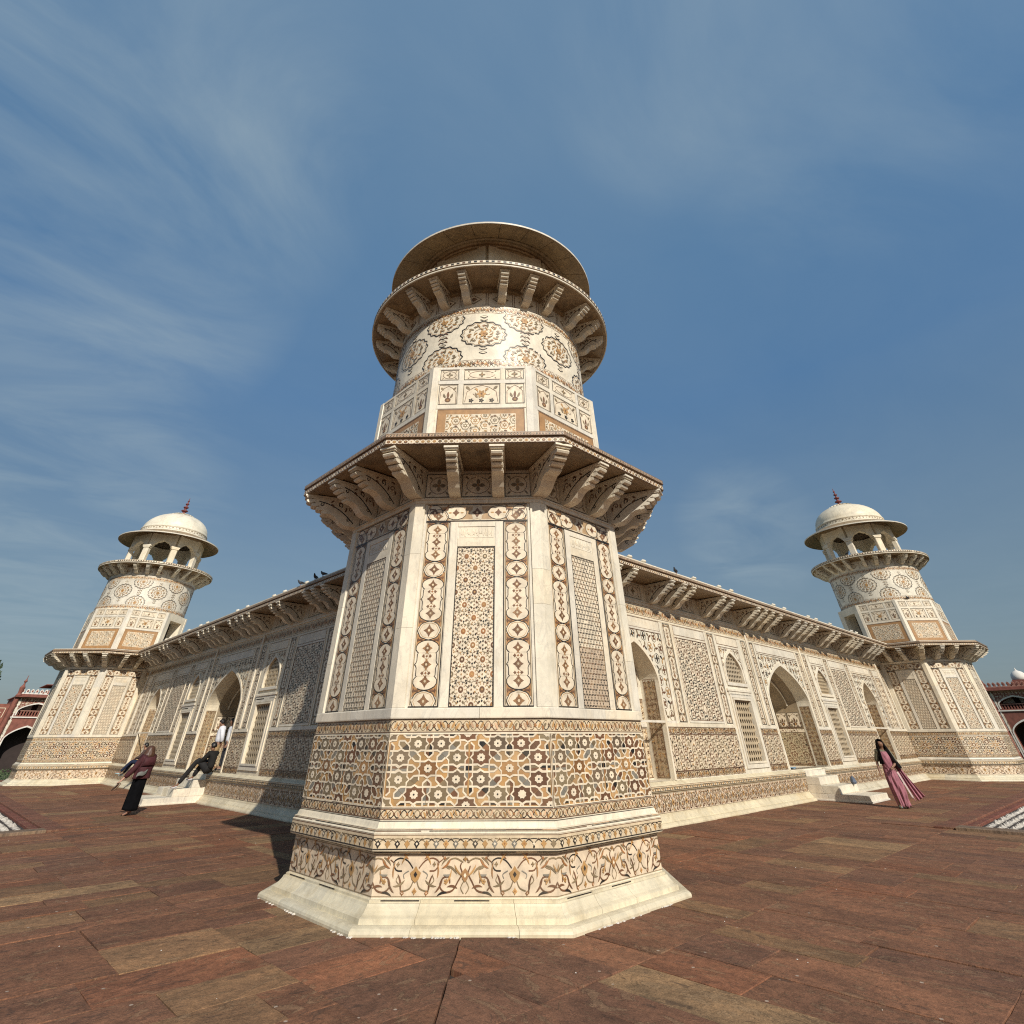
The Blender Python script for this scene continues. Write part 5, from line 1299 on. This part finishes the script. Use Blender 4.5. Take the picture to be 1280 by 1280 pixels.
# ------------------------------------------------------------------ red sandstone gatehouses
def gatehouse(loc, rz, label, kiosk=False):
    root = ob('gatehouse', None, None, loc, rz); tag(root, label, 'gatehouse', 'red sandstone gatehouses')
    def B(nm, x0, x1, y0, y1, z0, z1, mat=M_RED, bv=0, par=None): return mk(nm, *box(x0, x1, y0, y1, z0, z1, bv), mat, par or root)
    bays = [(-13.5, 2.0), (-9.2, 1.75), (0, 3.1), (9.2, 1.75), (13.5, 2.0)]
    bays = [(-5.6, 1.75), (0, 2.6), (5.6, 1.75)]
    V, F = [], []
    def quad(x0, x1, z0, z1):
        n = len(V); V.extend([(x0, 0, z0), (x1, 0, z0), (x1, 0, z1), (x0, 0, z1)]); F.append((n, n+1, n+2, n+3))
    xs = sorted(bays); x = -8.
    for cx, hw in xs:
        quad(x, cx-hw, -1.2, 6.2); x = cx+hw
        for z0, zs, za, zt in ((-1.2, 2.0, 3.2, 4.2), (4.35, 4.8, 5.55, 6.2)):
            if z0 > 0: quad(cx-hw, cx+hw, 4.2, 4.35)
            c = arch_curve(cx, hw, z0, zs, za, 8)
            for (xa, za_), (xb, zb_) in zip(c[1:-1], c[2:-1]):
                n = len(V); V.extend([(xa, 0, za_), (xb, 0, zb_), (xb, 0, zt), (xa, 0, zt)]); F.append((n, n+1, n+2, n+3))
            n = len(V); k = len(c); V.extend([(p[0], 0, p[1]) for p in c]+[(p[0], 2.2, p[1]) for p in c]); F.extend([(n+i, n+i+1, n+k+i+1, n+k+i) for i in range(k-1)])
    quad(x, 8., -1.2, 6.2)
    w = mk('facade', V, F, M_RED, root)
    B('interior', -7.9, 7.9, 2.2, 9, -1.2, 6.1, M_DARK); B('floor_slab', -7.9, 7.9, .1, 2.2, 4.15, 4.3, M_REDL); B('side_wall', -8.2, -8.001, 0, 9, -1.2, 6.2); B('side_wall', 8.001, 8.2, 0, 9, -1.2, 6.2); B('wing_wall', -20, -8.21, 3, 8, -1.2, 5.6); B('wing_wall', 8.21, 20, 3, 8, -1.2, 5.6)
    k = Ink(-20, -1, -8.3, 5.6)
    for i in range(8):
        for z0, z1 in ((.2, 2.4), (2.8, 3.9), (4.2, 5.2)): k.frame(-19.8+i*1.45, z0, -18.6+i*1.45, z1, .06, WHT, 2); k.star(-19.2+i*1.45, (z0+z1)/2, .35, .16, 4, (.5, .36, .28), 2)
    k.build('white_inlay', root, None, (0, 2.99, 0), base=.01, step=.004)
    for cx, hw in xs:
        for z0, zs, za in ((-1.2, 2.0, 3.2), (4.35, 4.8, 5.55)):
            vv, ff = arch_band(cx, hw, z0, zs, za, 0, .13, .05); mk('arch_trim', vv, ff, M_WHT, w)
        k = Ink(cx-hw, 4.4, cx+hw, 6.15, outside((cx, hw, 4.35, 4.8, 5.6))); 
        pat_floral(k, cx-hw, cx+hw, 4.4, 6.1, s=.34, cols=(WHT, (.5, .3, .22), WHT), bg=(.22, .09, .06), frame=WHT)
        k.build('white_inlay', w, base=.01, step=.004)
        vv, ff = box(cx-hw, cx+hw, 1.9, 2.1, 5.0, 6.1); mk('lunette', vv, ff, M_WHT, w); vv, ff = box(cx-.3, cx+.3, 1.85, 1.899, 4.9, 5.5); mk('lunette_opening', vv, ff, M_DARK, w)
        nn = int(hw*2/.3)
        for i in range(nn): mk('baluster', *box(cx-hw+i*.3+.05, cx-hw+i*.3+.2, .25, .33, 4.35, 4.8), M_RED, w)
        mk('handrail', *box(cx-hw, cx+hw, .22, .36, 4.8, 4.88), M_REDL, w)
        for sg in (-1, 1):
            mk('pilaster_strip', *box(cx+sg*(hw+.28)-.06, cx+sg*(hw+.28)+.06, -.05, 0, -1.2, 6.1), M_WHT, w)
    for cx in (-7.68, -3.25, 3.25, 7.68):
        for z0, z1 in ((.2, 1.8), (2.2, 3.9), (4.6, 5.2), (5.35, 5.95)):
            k = Ink(cx-.5, z0, cx+.5, z1); pat_line_motif(k, cx-.22, cx+.22, z0, z1, 1); k.build('white_inlay', w, base=.008, step=.004)
    B('string_course', -8.1, 8.1, -.12, -.001, 4.12, 4.24, M_WHT); B('string_course', -8.1, 8.1, -.3, -.001, 6.1, 6.2, M_REDL); B('eave', -8.4, 8.4, -.7, 8.9, 6.21, 6.30, M_RED); B('parapet', -8.1, 8.1, -.1, .1, 6.31, 6.55, M_RED)
    P = [(-.235, 6.551), (.235, 6.551), (.235, 6.60), (.12, 6.72), (.20, 6.84), (.12, 7.02), (0, 7.10), (-.12, 7.02), (-.20, 6.84), (-.12, 6.72), (-.235, 6.60)]
    vv, ff = prism(P, -.09, .09); mm = bpy.data.meshes.new('merlon'); mm.from_pydata(vv, [], ff); mm.materials.append(M_WHT if not kiosk else M_REDL); mm.update()
    P2 = [(.10*math.cos(a)+0, 6.86+.12*math.sin(a)) for a in [2*PI*q/10 for q in range(10)]]; vv, ff = prism(P2, -.12, -.091); m3 = bpy.data.meshes.new('merlon_boss'); m3.from_pydata(vv, [], ff); m3.materials.append(M_RED); m3.update()
    for i in range(33):
        o = ob('merlon', mm, root, (-7.85+i*.49, 0, 0)); ob('merlon_boss', m3, o, (0, 0, 0))
    for sx in (-8.1, 8.1):
        v, f = revolve([(.28, -1.2), (.28, 6.3), (.34, 6.35), (.2, 6.6), (.26, 7.0), (.30, 7.2), (.12, 7.5), (.08, 7.7), (.2, 7.85), (.05, 8.1), (.03, 8.5)], 12); mk('corner_shaft', v, f, M_RED, root, (sx, -.1, 0))
    # roof: stepped curved canopy and small white-domed kiosks
    v, f = [], []
    for x0, x1, z0, z1 in (((-6.6, 6.6, 6.3, 7.75), (-5.0, 5.0, 7.75, 8.9)) if not kiosk else ((-2.6, 6.6, 6.3, 6.9),)):
        pts = [(x0, z0)]+[(x0+(x1-x0)*t/10, z0+(z1-z0)*math.sin(PI*t/10)**.6) for t in range(1, 10)]+[(x1, z0)]; a, b = prism(pts, 1.6, 7.5); n = len(v); v += a; f += [tuple(i+n for i in q) for q in b]
    mk('vaulted_roof', v, f, plain('roof_sandstone', (.27, .085, .05), .8, .3, 2), root)
    if not kiosk: B('roof_eave', -5.6, 5.6, 1.1, 8, 7.66, 7.74, M_RED)
    for sx in ((-4.1, 6) if kiosk else ()):
        for ax in (-.8, .8):
            for ay in (1.2, 2.8): B('kiosk_column', sx+ax-.09, sx+ax+.09, ay-.09, ay+.09, 6.3, 6.75, M_RED)
        B('kiosk_eave', sx-1.5, sx+1.5, .6, 3.4, 6.75, 6.85, M_RED); B('kiosk_drum', sx-.85, sx+.85, 1.2, 2.8, 6.86, 7.3, M_RED)
        mk('kiosk_dome', *revolve([(.80, 7.3), (.86, 7.4), (.87, 7.6), (.76, 7.9), (.5, 8.15), (.15, 8.3), (.08, 8.4), (.02, 8.6)], 20), M_WHT, root, (sx, 2, 0), smooth=True)
    return root
gatehouse((8.6, 92, 0), 0, 'red sandstone gatehouse with white inlay beyond the lawn at the left edge')
gatehouse((92, -2.9, 0), -PI/2, 'red sandstone gatehouse with white-domed kiosk beyond the terrace at the right edge', True)

# ------------------------------------------------------------------ people
def grow(name, verts, edges, radii, roots, mat, parent, sub=1):
    me = bpy.data.meshes.new(name); me.from_pydata([tuple(v) for v in verts], edges, []); o = bpy.data.objects.new(name, me); COL.objects.link(o)
    o.modifiers.new('skin', 'SKIN')
    for i, r in enumerate(radii):
        d = me.skin_vertices[0].data[i]; d.radius = r if isinstance(r, tuple) else (r, r); d.use_root = i in roots
    m_ = o.modifiers.new('sub', 'SUBSURF'); m_.levels = sub; m_.render_levels = sub
    dg = bpy.context.evaluated_depsgraph_get(); me2 = bpy.data.meshes.new_from_object(o.evaluated_get(dg)); bpy.data.objects.remove(o); bpy.data.meshes.remove(me)
    me2.materials.clear(); me2.materials.append(mat); me2.polygons.foreach_set('use_smooth', [True]*len(me2.polygons)); me2.name = name
    return ob(name, me2, parent)
def figure(root, J, H, skin, hair=M_HAIR, shirt=None, trousers=None, shoes=None, face=0., shirt_k=1.25, trou_k=1.22, sleeves=True, hair_fn=True, bare=False):
    """J: joints in metres; face: heading of the head in radians from +y"""
    g = lambda n: Vector(J[n]); V = []; E_ = []; Rr = []
    def add(p, r, prev=None):
        V.append(Vector(p)); Rr.append(r*H if not isinstance(r, tuple) else (r[0]*H, r[1]*H)); i = len(V)-1
        if prev is not None: E_.append((prev, i))
        return i
    pe = add(g('pelvis'), (.080, .062)); wa = add(g('waist'), (.070, .052), pe); ch = add(g('chest'), (.082, .060), wa); uc = add(g('upper'), (.070, .050), ch)
    ne = add(g('neck'), .031, uc); hd = g('head'); up_ = (hd-g('neck')).normalized(); fwd = Vector((-math.sin(face), math.cos(face), 0))
    h0 = add(hd-up_*.030*H+fwd*.010*H, (.037, .043), ne); h1 = add(hd+up_*.010*H, (.046, .054), h0); h2 = add(hd+up_*.045*H, (.040, .046), h1)
    add(hd-up_*.004*H+fwd*.058*H, .009, h1)          # nose
    side = fwd.cross(up_)
    for sg in (-1, 1): add(hd+side*sg*.047*H, .010, h1)   # ears
    roots = [pe]
    for s_ in 'lr':
        a = add(g('sh'+s_), .036, uc); b = add(g('el'+s_), .026, a); c = add(g('wr'+s_), .0175, b); d = (g('wr'+s_)-g('el'+s_)).normalized(); pl_ = add(g('wr'+s_)+d*.035*H, (.024, .013), c); add(g('wr'+s_)+d*.055*H, (.020, .011), pl_)
        x = add(g('hi'+s_), .052, pe); k_ = add(g('kn'+s_), .034, x); an = add(g('an'+s_), .022, k_); ft = g('to'+s_); ba = add(g('an'+s_)*.35+ft*.65, (.026, .016), an); add(ft, (.022, .012), ba)
        # fingers and thumb, each its own chain rooted in the palm
        w = g('wr'+s_); o_ = d.orthogonal().normalized(); q_ = d.cross(o_)
        for f, (off, ln) in enumerate(((-.018, .040), (-.006, .046), (.006, .043), (.017, .035))):
            base = w+d*.045*H+o_*off*H; i0 = add(base, .0068); i1 = add(base+d*ln*.5*H+q_*.004*H, .0058, i0); add(base+d*ln*H+q_*.014*H, .0045, i1); roots.append(i0)
        base = w+d*.022*H-o_*.018*H; i0 = add(base, .0075); i1 = add(base+d*.022*H-o_*.018*H, .0065, i0); add(base+d*.042*H-o_*.022*H+q_*.008*H, .005, i1); roots.append(i0)
    grow('body', V, E_, Rr, roots, skin, root, 2)
    for sg in (-1, 1):
        e = hd+fwd*.049*H+side*sg*.018*H+up_*.006*H; v, f = revolve([(.0001, -.0045*H), (.005*H, -.002*H), (.005*H, .002*H), (.0001, .0045*H)], 8); mk('eye', v, f, M_HAIR, root, e)
    e = hd+fwd*.050*H-up_*.028*H; mk('mouth', *box(-.010*H, .010*H, -.003*H, .004*H, -.002*H, .002*H), M_LIP, root, e, math.atan2(fwd.y, fwd.x)-PI/2)
    if shirt:
        V = []; E_ = []; Rr = []; k = shirt_k
        pe = add(g('pelvis')-Vector((0, 0, .02*H)), (.088*k, .070*k)); wa = add(g('waist'), (.078*k, .060*k), pe); ch = add(g('chest'), (.086*k, .066*k), wa); uc = add(g('upper'), (.072*k, .052*k), ch); add(g('upper')*.45+g('neck')*.55, .034*k, uc)
        for s_ in 'lr':
            a = add(g('sh'+s_), .042*k, uc); e = add(g('el'+s_), .034*k, a)
            if sleeves: add(g('el'+s_)*.12+g('wr'+s_)*.88, .027*k, e)
        grow('shirt', V, E_, Rr, [pe], shirt, root)
    if trousers:
        V = []; E_ = []; Rr = []; k = trou_k
        pe = add(g('pelvis'), (.084*k, .066*k)); add(g('waist')*.6+g('pelvis')*.4, (.074*k, .056*k), pe)
        for s_ in 'lr':
            x = add(g('hi'+s_), .058*k, pe); n_ = add(g('kn'+s_), .042*k, x); add(g('an'+s_)*.93+g('kn'+s_)*.07, .031*k, n_)
        grow('trousers', V, E_, Rr, [pe], trousers, root)
    if shoes:
        for s_ in 'lr':
            an, ft = g('an'+s_), g('to'+s_); d = (ft-an); V = []; E_ = []; Rr = []
            a = add(an-d*.18-Vector((0, 0, .012*H)), .022); b_ = add(an+d*.35-Vector((0, 0, .012*H)), (.026, .021), a); add(ft+Vector((0, 0, .004)), (.025, .016), b_); grow('shoe', V, E_, Rr, [a], shoes, root)
    if hair:
        rr_ = random.Random(len(V)); VV = []; FF = []; nu, nv = 28, 16; c0 = hd+up_*.016*H-fwd*.010*H
        upn = (up_+Vector((0, 0, 1.2))).normalized(); fw_ = (fwd-upn*fwd.dot(upn)).normalized(); sd_ = fw_.cross(upn)
        for j in range(nv+1):
            for i in range(nu):
                th = PI*j/nv; ph = 2*PI*i/nu; s_1 = math.sin(th)*math.cos(ph)
                f_, u_ = math.sin(th)*math.sin(ph), math.cos(th); k = 1+rr_.uniform(-.035, .035)
                if u_ < .48-.1*abs(s_1) and f_ > .10: k = .70
                if u_ < -.55: k = .70
                VV.append(c0+(sd_*s_1*.064+fw_*f_*.070+upn*u_*.066)*H*k)
        FF = [(j*nu+i, j*nu+(i+1) % nu, (j+1)*nu+(i+1) % nu, (j+1)*nu+i) for j in range(nv) for i in range(nu)]
        mk('hair', [tuple(v) for v in VV], FF, hair, root, smooth=True)
def cloth(name, col, rough=.8, var=.18):
    return plain(name, col, rough, var, 7, .2, .25)
M_LIP = plain('lips', (.20, .07, .055), .5, .05)
def sheet(name, fn, nu, nv, mat, parent, th=.006):
    V = [tuple(fn(i/nu, j/nv)) for j in range(nv+1) for i in range(nu+1)]; F = [(j*(nu+1)+i, j*(nu+1)+i+1, (j+1)*(nu+1)+i+1, (j+1)*(nu+1)+i) for j in range(nv) for i in range(nu)]
    o = mk(name, V, F, mat, parent, smooth=True); m_ = o.modifiers.new('thickness', 'SOLIDIFY'); m_.thickness = th; return o
def person(loc, rz, label): return tag(ob('person', None, None, loc, rz), label, 'person')
def stand(H, step=.0, arm=.10):
    J = {'pelvis': (0, 0, .53*H), 'waist': (0, 0, .61*H), 'chest': (0, .005*H, .72*H), 'upper': (0, 0, .795*H), 'neck': (0, .005*H, .845*H), 'head': (0, .02*H, .915*H)}
    for s_, sg in (('l', -1), ('r', 1)):
        J['sh'+s_] = (sg*.098*H, 0, .80*H); J['el'+s_] = (sg*.128*H, -.02*H, .635*H); J['wr'+s_] = (sg*(.128+arm*.3)*H, .03*H, .49*H)
        st = step*sg; J['hi'+s_] = (sg*.052*H, 0, .505*H); J['kn'+s_] = (sg*.055*H, st*.5*H+.015*H, .28*H); J['an'+s_] = (sg*.055*H, st*H, .045*H); J['to'+s_] = (sg*.062*H, (st+.105)*H, .016*H)
    return J

# woman in a pink sari walking over the terrace
P1 = person((15.2, -1.86, 0), rad(-158-90), 'woman walking in a pink sari, dark shawl over her head, turquoise shoes'); H = 1.60
J = stand(H, .05); J['head'] = (-.005*H, .03*H, .91*H); J['elr'] = (.165*H, -.03*H, .64*H); J['wrr'] = (.18*H, .02*H, .49*H); J['ell'] = (-.15*H, .05*H, .64*H); J['wrl'] = (-.07*H, .13*H, .585*H)
M_SARI = cloth('pink_sari_silk', (.30, .120, .145), .7, .3); M_SARI2 = cloth('sari_border', (.36, .13, .15), .5)
figure(P1, J, H, M_SKIN, None, cloth('grey_green_blouse', (.16, .15, .10)), None, cloth('turquoise_shoes', (.10, .26, .25), .6), .15, 1.12, 1, False)
def skirt(u, v):
    a = 2*PI*u; z = .035+(.62*H-.035)*v; t = v
    rx = .145*(1-t)+.150*t+.045*math.sin(PI*t)**2; ry = .175*(1-t)+.125*t+.03*math.sin(PI*t)**2
    f = 1+(1-t)**.8*(.15*math.sin(7*a+3.2*t)+.08*math.sin(15*a+.7-5*t))+.045*math.sin(9*a+11*t)+.02*math.sin(23*a-8*t)
    return (math.cos(a)*rx*f-.03*(1-t), math.sin(a)*ry*f+.02*(1-t), z+.02*math.sin(5*a)*(1-t))
sheet('sari_skirt', skirt, 110, 26, M_SARI, P1)
def bodice(u, v):
    a = 2*PI*u; z = .55*H+.25*H*v; rx = .152*(1-v)+.165*v-.10*max(0, v-.7); ry = .122+.03*math.sin(PI*v)-.10*max(0, v-.75)
    f = 1+.03*math.sin(9*a+8*v)+.015*math.sin(21*a+12*v); return (math.cos(a)*rx*f, math.sin(a)*ry*f+.01, z)
sheet('sari_bodice', bodice, 72, 16, M_SARI, P1)
def pallu(u, v):        # falls from the left shoulder and blows out to her left
    x = -.13-.06*v-.24*v**1.5-u*(.02+.20*v**.8); y = -.03-.04*math.sin(4*v+2*u)+.025*math.sin(15*u+6*v)*(.3+v); z = .80*H-(.80*H-.17)*v**.92+.10*u*v
    return (x, y, z)
sheet('sari_pallu', pallu, 30, 30, M_SARI, P1)
sheet('sari_pallu_fold', lambda u, v: (-.15-.20*v-.03*u, .07+.02*math.sin(6*v)-.10*u, .60*H-(.50*H)*v), 6, 14, M_SARI, P1)
sheet('petticoat', lambda u, v: (-.19-.15*v+.045*u, .10+.02*v, .50*H-(.36*H)*v), 4, 14, cloth('white_petticoat', (.60, .50, .46)), P1)
def drape2(u, v):       # dark shawl over the head and shoulders, open at the face
    a = rad(128)+rad(284)*u
    if v < .3: t = v/.3; r = .098*math.sin(t*PI/2)**.7; z = .985*H-.050*H*t*t; cx, cy = 0, .018*H
    else: t = (v-.3)/.7; r = .098+.125*t**.8; z = .935*H-.34*H*t**1.1; cx, cy = -.05*t, .018*H-.02*t
    lf = 1 if math.cos(a) < 0 else .25
    w = 1+.05*math.sin(9*a+5*v)*min(1, v*1.5)
    return (cx+math.cos(a)*r*w*(1+.45*max(0, v-.35)*lf), cy+math.sin(a)*r*.9*w, z-.10*max(0, v-.35)*lf+.10*max(0, v-.4)*(1-lf))
sheet('dark_shawl', drape2, 44, 24, plain('dark_shawl', (.007, .005, .005), .95, .3, 20, .1), P1)

# woman seen from behind, carrying her shoes
P2 = person((-1.72, 13.42, 0), rad(18), 'barefoot woman in maroon jacket and black trousers, seen from behind, shoes in hand'); H = 1.56
J = stand(H, .045); J['ell'] = (-.17*H, .04*H, .64*H); J['wrl'] = (-.27*H, .12*H, .50*H); J['elr'] = (.15*H, .03*H, .645*H); J['wrr'] = (.06*H, .14*H, .60*H); J['head'] = (-.01*H, .03*H, .905*H)
M_MAR = cloth('maroon_jacket', (.055, .017, .020), .7, .5)
figure(P2, J, H, M_SKINL, None, M_MAR, None, None, .2, 1.75, 1)
sheet('trousers', lambda u, v: ((.205-.025*v)*math.cos(2*PI*u)*(1+.05*math.sin(8*PI*u+2)*(1-v)), (.175+.02*(1-v))*math.sin(2*PI*u)*(1+.06*math.sin(10*PI*u)*(1-v))+.01, .13+.03*math.sin(2*PI*u)+(.55*H-.13)*v), 56, 14, plain('black_trousers', (.005, .005, .006), 1.0, .3, 9, .05), P2)
sheet('jacket_hem', lambda u, v: ((.232+.012*math.sin(14*PI*u)-.015*v)*math.cos(2*PI*u), (.205+.01*math.sin(12*PI*u+1))*math.sin(2*PI*u), .50*H+.17*H*v), 56, 8, M_MAR, P2)
sheet('hood', lambda u, v: (.17*math.cos(PI*u)*(1+.2*v), -.12-.07*math.sin(PI*u)-.03*math.sin(PI*v), .80*H-.13*H*v+.02*math.sin(PI*u)), 16, 8, M_MAR, P2)
V, F = revolve([(.001, .975*H), (.06, .97*H), (.10, .95*H), (.12, .92*H), (.135, .885*H), (.15, .85*H), (.155, .82*H), (.13, .80*H), (.03, .82*H)], 44)
rg = random.Random(3); V = [(x*rg.uniform(.88, 1.10), y*rg.uniform(.88, 1.10)+.015, z+rg.uniform(-.012, .012)) for x, y, z in V]; mk('hair', V, F, M_HAIRB, P2, smooth=True)
sheet('grey_scarf', lambda u, v: (-.28+.26*u-.02*v, -.20-.03*math.sin(PI*u), .585*H+.07*u-.09*v+.015*math.sin(7*u)), 14, 6, cloth('grey_scarf', (.15, .15, .14)), P2, .03)
for i, c in enumerate(((.05, .03, .02), (.30, .22, .15))):
    m_ = plain('held_shoe_leather_%d' % i, c, .6); V = [Vector(p) for p in ((-.45+.05*i, .24, .70), (-.49+.06*i, .28, .62), (-.54+.08*i, .34, .54))]; o = grow('held_shoe', V, [(0, 1), (1, 2)], [(.035, .03), (.036, .022), (.034, .016)], [0], m_, None)
    o.location = P2.matrix_basis @ Vector((0, 0, 0)); 
    o.rotation_euler = (0, 0, rad(18)); o.location = (-1.72, 13.42, 0); o.name = 'sandal'; tag(o, ('dark sandal', 'pale sandal')[i]+' dangling from the hand of the woman in maroon', 'sandal', 'sandals carried by the woman in maroon')

# man in black sitting on the portal edge, feet on the steps
P3 = person((.80, 15.30, .785), 0, 'man in black with white shoes sitting on the edge of the left portal')
J = {'pelvis': (0, 0, .11), 'waist': (.02, .00, .23), 'chest': (.03, .03, .40), 'upper': (.01, .06, .51), 'neck': (-.01, .09, .585), 'head': (-.03, .13, .69),
     'shl': (-.13, .03, .51), 'shr': (.14, .10, .51), 'ell': (-.26, .12, .33), 'wrl': (-.34, .33, .27), 'elr': (.12, .26, .33), 'wrr': (-.10, .42, .28),
     'hil': (-.07, .05, .10), 'hir': (.05, .08, .10), 'knl': (-.34, .32, .36), 'knr': (-.10, .38, .33), 'anl': (-.72, .55, -.32), 'anr': (-.30, .56, -.14), 'tol': (-.86, .68, -.365), 'tor': (-.42, .70, -.175)}
M_BLKC = cloth('black_shirt', (.014, .013, .012), .85); figure(P3, J, 1.66, M_SKIN, M_HAIR, M_BLKC, cloth('charcoal_trousers', (.019, .018, .018), .85), plain('white_shoes', (.55, .55, .56), .6, .1), rad(35), 1.34, 1.42)
# man in white shirt standing in the portal
P4 = person((1.12, 16.05, .785), rad(70), 'man in white shirt and khaki trousers standing in the left portal, head bowed'); H = 1.52
J = stand(H, .02); J['head'] = (0, .05*H, .90*H); J['ell'] = (-.15*H, -.05*H, .64*H); J['wrl'] = (-.10*H, -.07*H, .52*H); J['elr'] = (.15*H, -.05*H, .64*H); J['wrr'] = (.13*H, .04*H, .50*H)
figure(P4, J, H, M_SKIN, M_HAIR, cloth('white_shirt', (.62, .62, .66), .8, .1), cloth('khaki_trousers', (.27, .18, .09), .85), plain('pale_shoes', (.5, .48, .45), .6, .1), rad(8), 1.62, 1.30)
# second man behind him
P5 = person((1.78, 16.95, .785), rad(80), 'second man in white shirt, half hidden behind the portal jamb'); H = 1.56
figure(P5, stand(H, .02), H, M_SKIN, M_HAIR, cloth('white_shirt_b', (.60, .60, .62), .8, .1), cloth('dark_trousers_b', (.03, .03, .035), .85), plain('dark_shoes_b', (.03, .025, .02), .6, .1), 0, 1.2, 1.12)
# man sitting on the plinth beyond the woman in maroon
P6 = person((.93, 24.3, .785), rad(62), 'man in dark clothes and pale turquoise shoes sitting on the wall plinth, mostly hidden by the woman in maroon'[:0]+'seated man in navy with pale turquoise shoes, behind the woman in maroon')
J = {'pelvis': (0, 0, .11), 'waist': (0, .02, .23), 'chest': (0, .06, .40), 'upper': (0, .08, .51), 'neck': (0, .10, .585), 'head': (0, .14, .69),
     'shl': (-.16, .07, .51), 'shr': (.16, .07, .51), 'ell': (-.22, .20, .32), 'wrl': (-.12, .38, .26), 'elr': (.22, .20, .32), 'wrr': (.12, .38, .26),
     'hil': (-.08, .06, .10), 'hir': (.08, .06, .10), 'knl': (-.13, .46, .18), 'knr': (.13, .46, .16), 'anl': (-.14, .78, -.20), 'anr': (.12, .70, -.26), 'tol': (-.15, .96, -.20), 'tor': (.13, .88, -.28)}
figure(P6, J, 1.62, M_SKIN, M_HAIR, cloth('brown_shirt', (.06, .04, .035), .85), cloth('navy_trousers', (.012, .018, .04), .85), plain('turquoise_white_shoes', (.35, .52, .55), .6, .15), 0, 1.12, 1.1)

# ------------------------------------------------------------------ belongings
V, F = box(-.16, .16, -.09, .09, 0, .20, .05); V = [(x*(1-.45*z/.2), y*(1-.5*z/.2), z) for x, y, z in V]
b_ = mk('bag', V, F, cloth('blue_grey_bag', (.10, .12, .16)), None, (17.35, .02, .385), rad(30)); tag(b_, 'small blue-grey bag left on the steps of the sunlit portal', 'bag')
def cl(u, v): return (.45*(u-.5)*(1+.2*math.sin(5*v)), .30*(v-.5)+.03*math.sin(6*u), .02+.03*abs(math.sin(5*u+3*v)))
o = sheet('folded_cloth', cl, 20, 14, cloth('pale_blue_cloth', (.20, .28, .36)), None, .02); o.location = (15.75, 1.45, .785); tag(o, 'crumpled pale blue cloth on the floor of the sunlit portal', 'cloth')

# ------------------------------------------------------------------ pigeons
def pigeon(loc, rz, label, lift=0.):
    V = [Vector(p) for p in ((0, -.17, .07), (0, -.08, .085), (0, .02, .10), (0, .08, .14), (0, .10, .185), (0, .135, .185))]
    r = ellipse = [(.018, .006), (.035, .025), (.052, .048), (.035, .035), (.022, .022), (.005, .005)]
    root = ob('pigeon', None, None, loc, rz); tag(root, label, 'bird', 'pigeons on the roof edges')
    grow('body', V, [(i, i+1) for i in range(5)], r, [0], M_BIRD, root)
    for sg in (-1, 1):
        mk('wing', [(sg*.045, .05, .13), (sg*.062, -.02, .12), (sg*.05, -.13, .10), (sg*.02, -.17, .095), (sg*.03, -.02, .145), (sg*.03, -.02, .085)], [(0, 1, 4), (1, 2, 4), (2, 3, 4), (3, 0, 4), (0, 5, 1), (1, 5, 2), (2, 5, 3), (3, 5, 0)], M_BIRD, root)
        mk('leg', *box(sg*.018-.004, sg*.018+.004, 0, .008, 0, .06), M_BIRDL, root)
M_BIRD = plain('pigeon_feathers', (.035, .038, .045), .6, .4, 20); M_BIRDL = plain('pigeon_leg', (.2, .05, .04), .6)
pigeon((.08, 8.0, 5.63), .4, 'pigeon nearest the big tower on the left cornice'); pigeon((.08, 8.55, 5.63), 2.2, 'middle pigeon of three on the left cornice'); pigeon((.08, 9.6, 5.63), 1.0, 'pigeon furthest from the big tower of three on the left cornice')
pigeon((8.2, .10, 5.63), 1.9, 'pigeon on the sunlit cornice just right of the big tower'); pigeon((SS-2.0, -1.65, 7.80), 1.3, 'pigeon on the ledge of the far right tower'); pigeon((SS-3.28, .1, 10.37), 2.8, 'pigeon perched on the balcony of the far right tower')

# small stone chips and dried leaves lying on the paving
rl = random.Random(77); V, F = [], []
for i in range(110):
    x, y = rl.uniform(-6.2, 14), rl.uniform(-7.5, 1)
    if rl.random() < .5: x, y = y, x
    if math.hypot(x, y) < 3.3 or math.hypot(x-CAM.x, y-CAM.y) < 1.5 or (x > .6 and y > .6) or (x > 10.8 and y < -3.4) or (y > 10.8 and x < -3.4): continue
    r_ = rl.uniform(.003, .009); n = len(V); a = rl.random()*3
    V += [(x+r_*math.cos(a+q*1.57)*rl.uniform(.6, 1.4), y+r_*math.sin(a+q*1.57)*rl.uniform(.6, 1.4), .002) for q in range(4)]+[(x, y, .003+r_*.5)]
    F += [(n, n+1, n+4), (n+1, n+2, n+4), (n+2, n+3, n+4), (n+3, n, n+4)]
tag(mk('stone_chips', V, F, M_WHT), 'pale stone chips scattered over the red paving', 'debris', None, 'stuff')
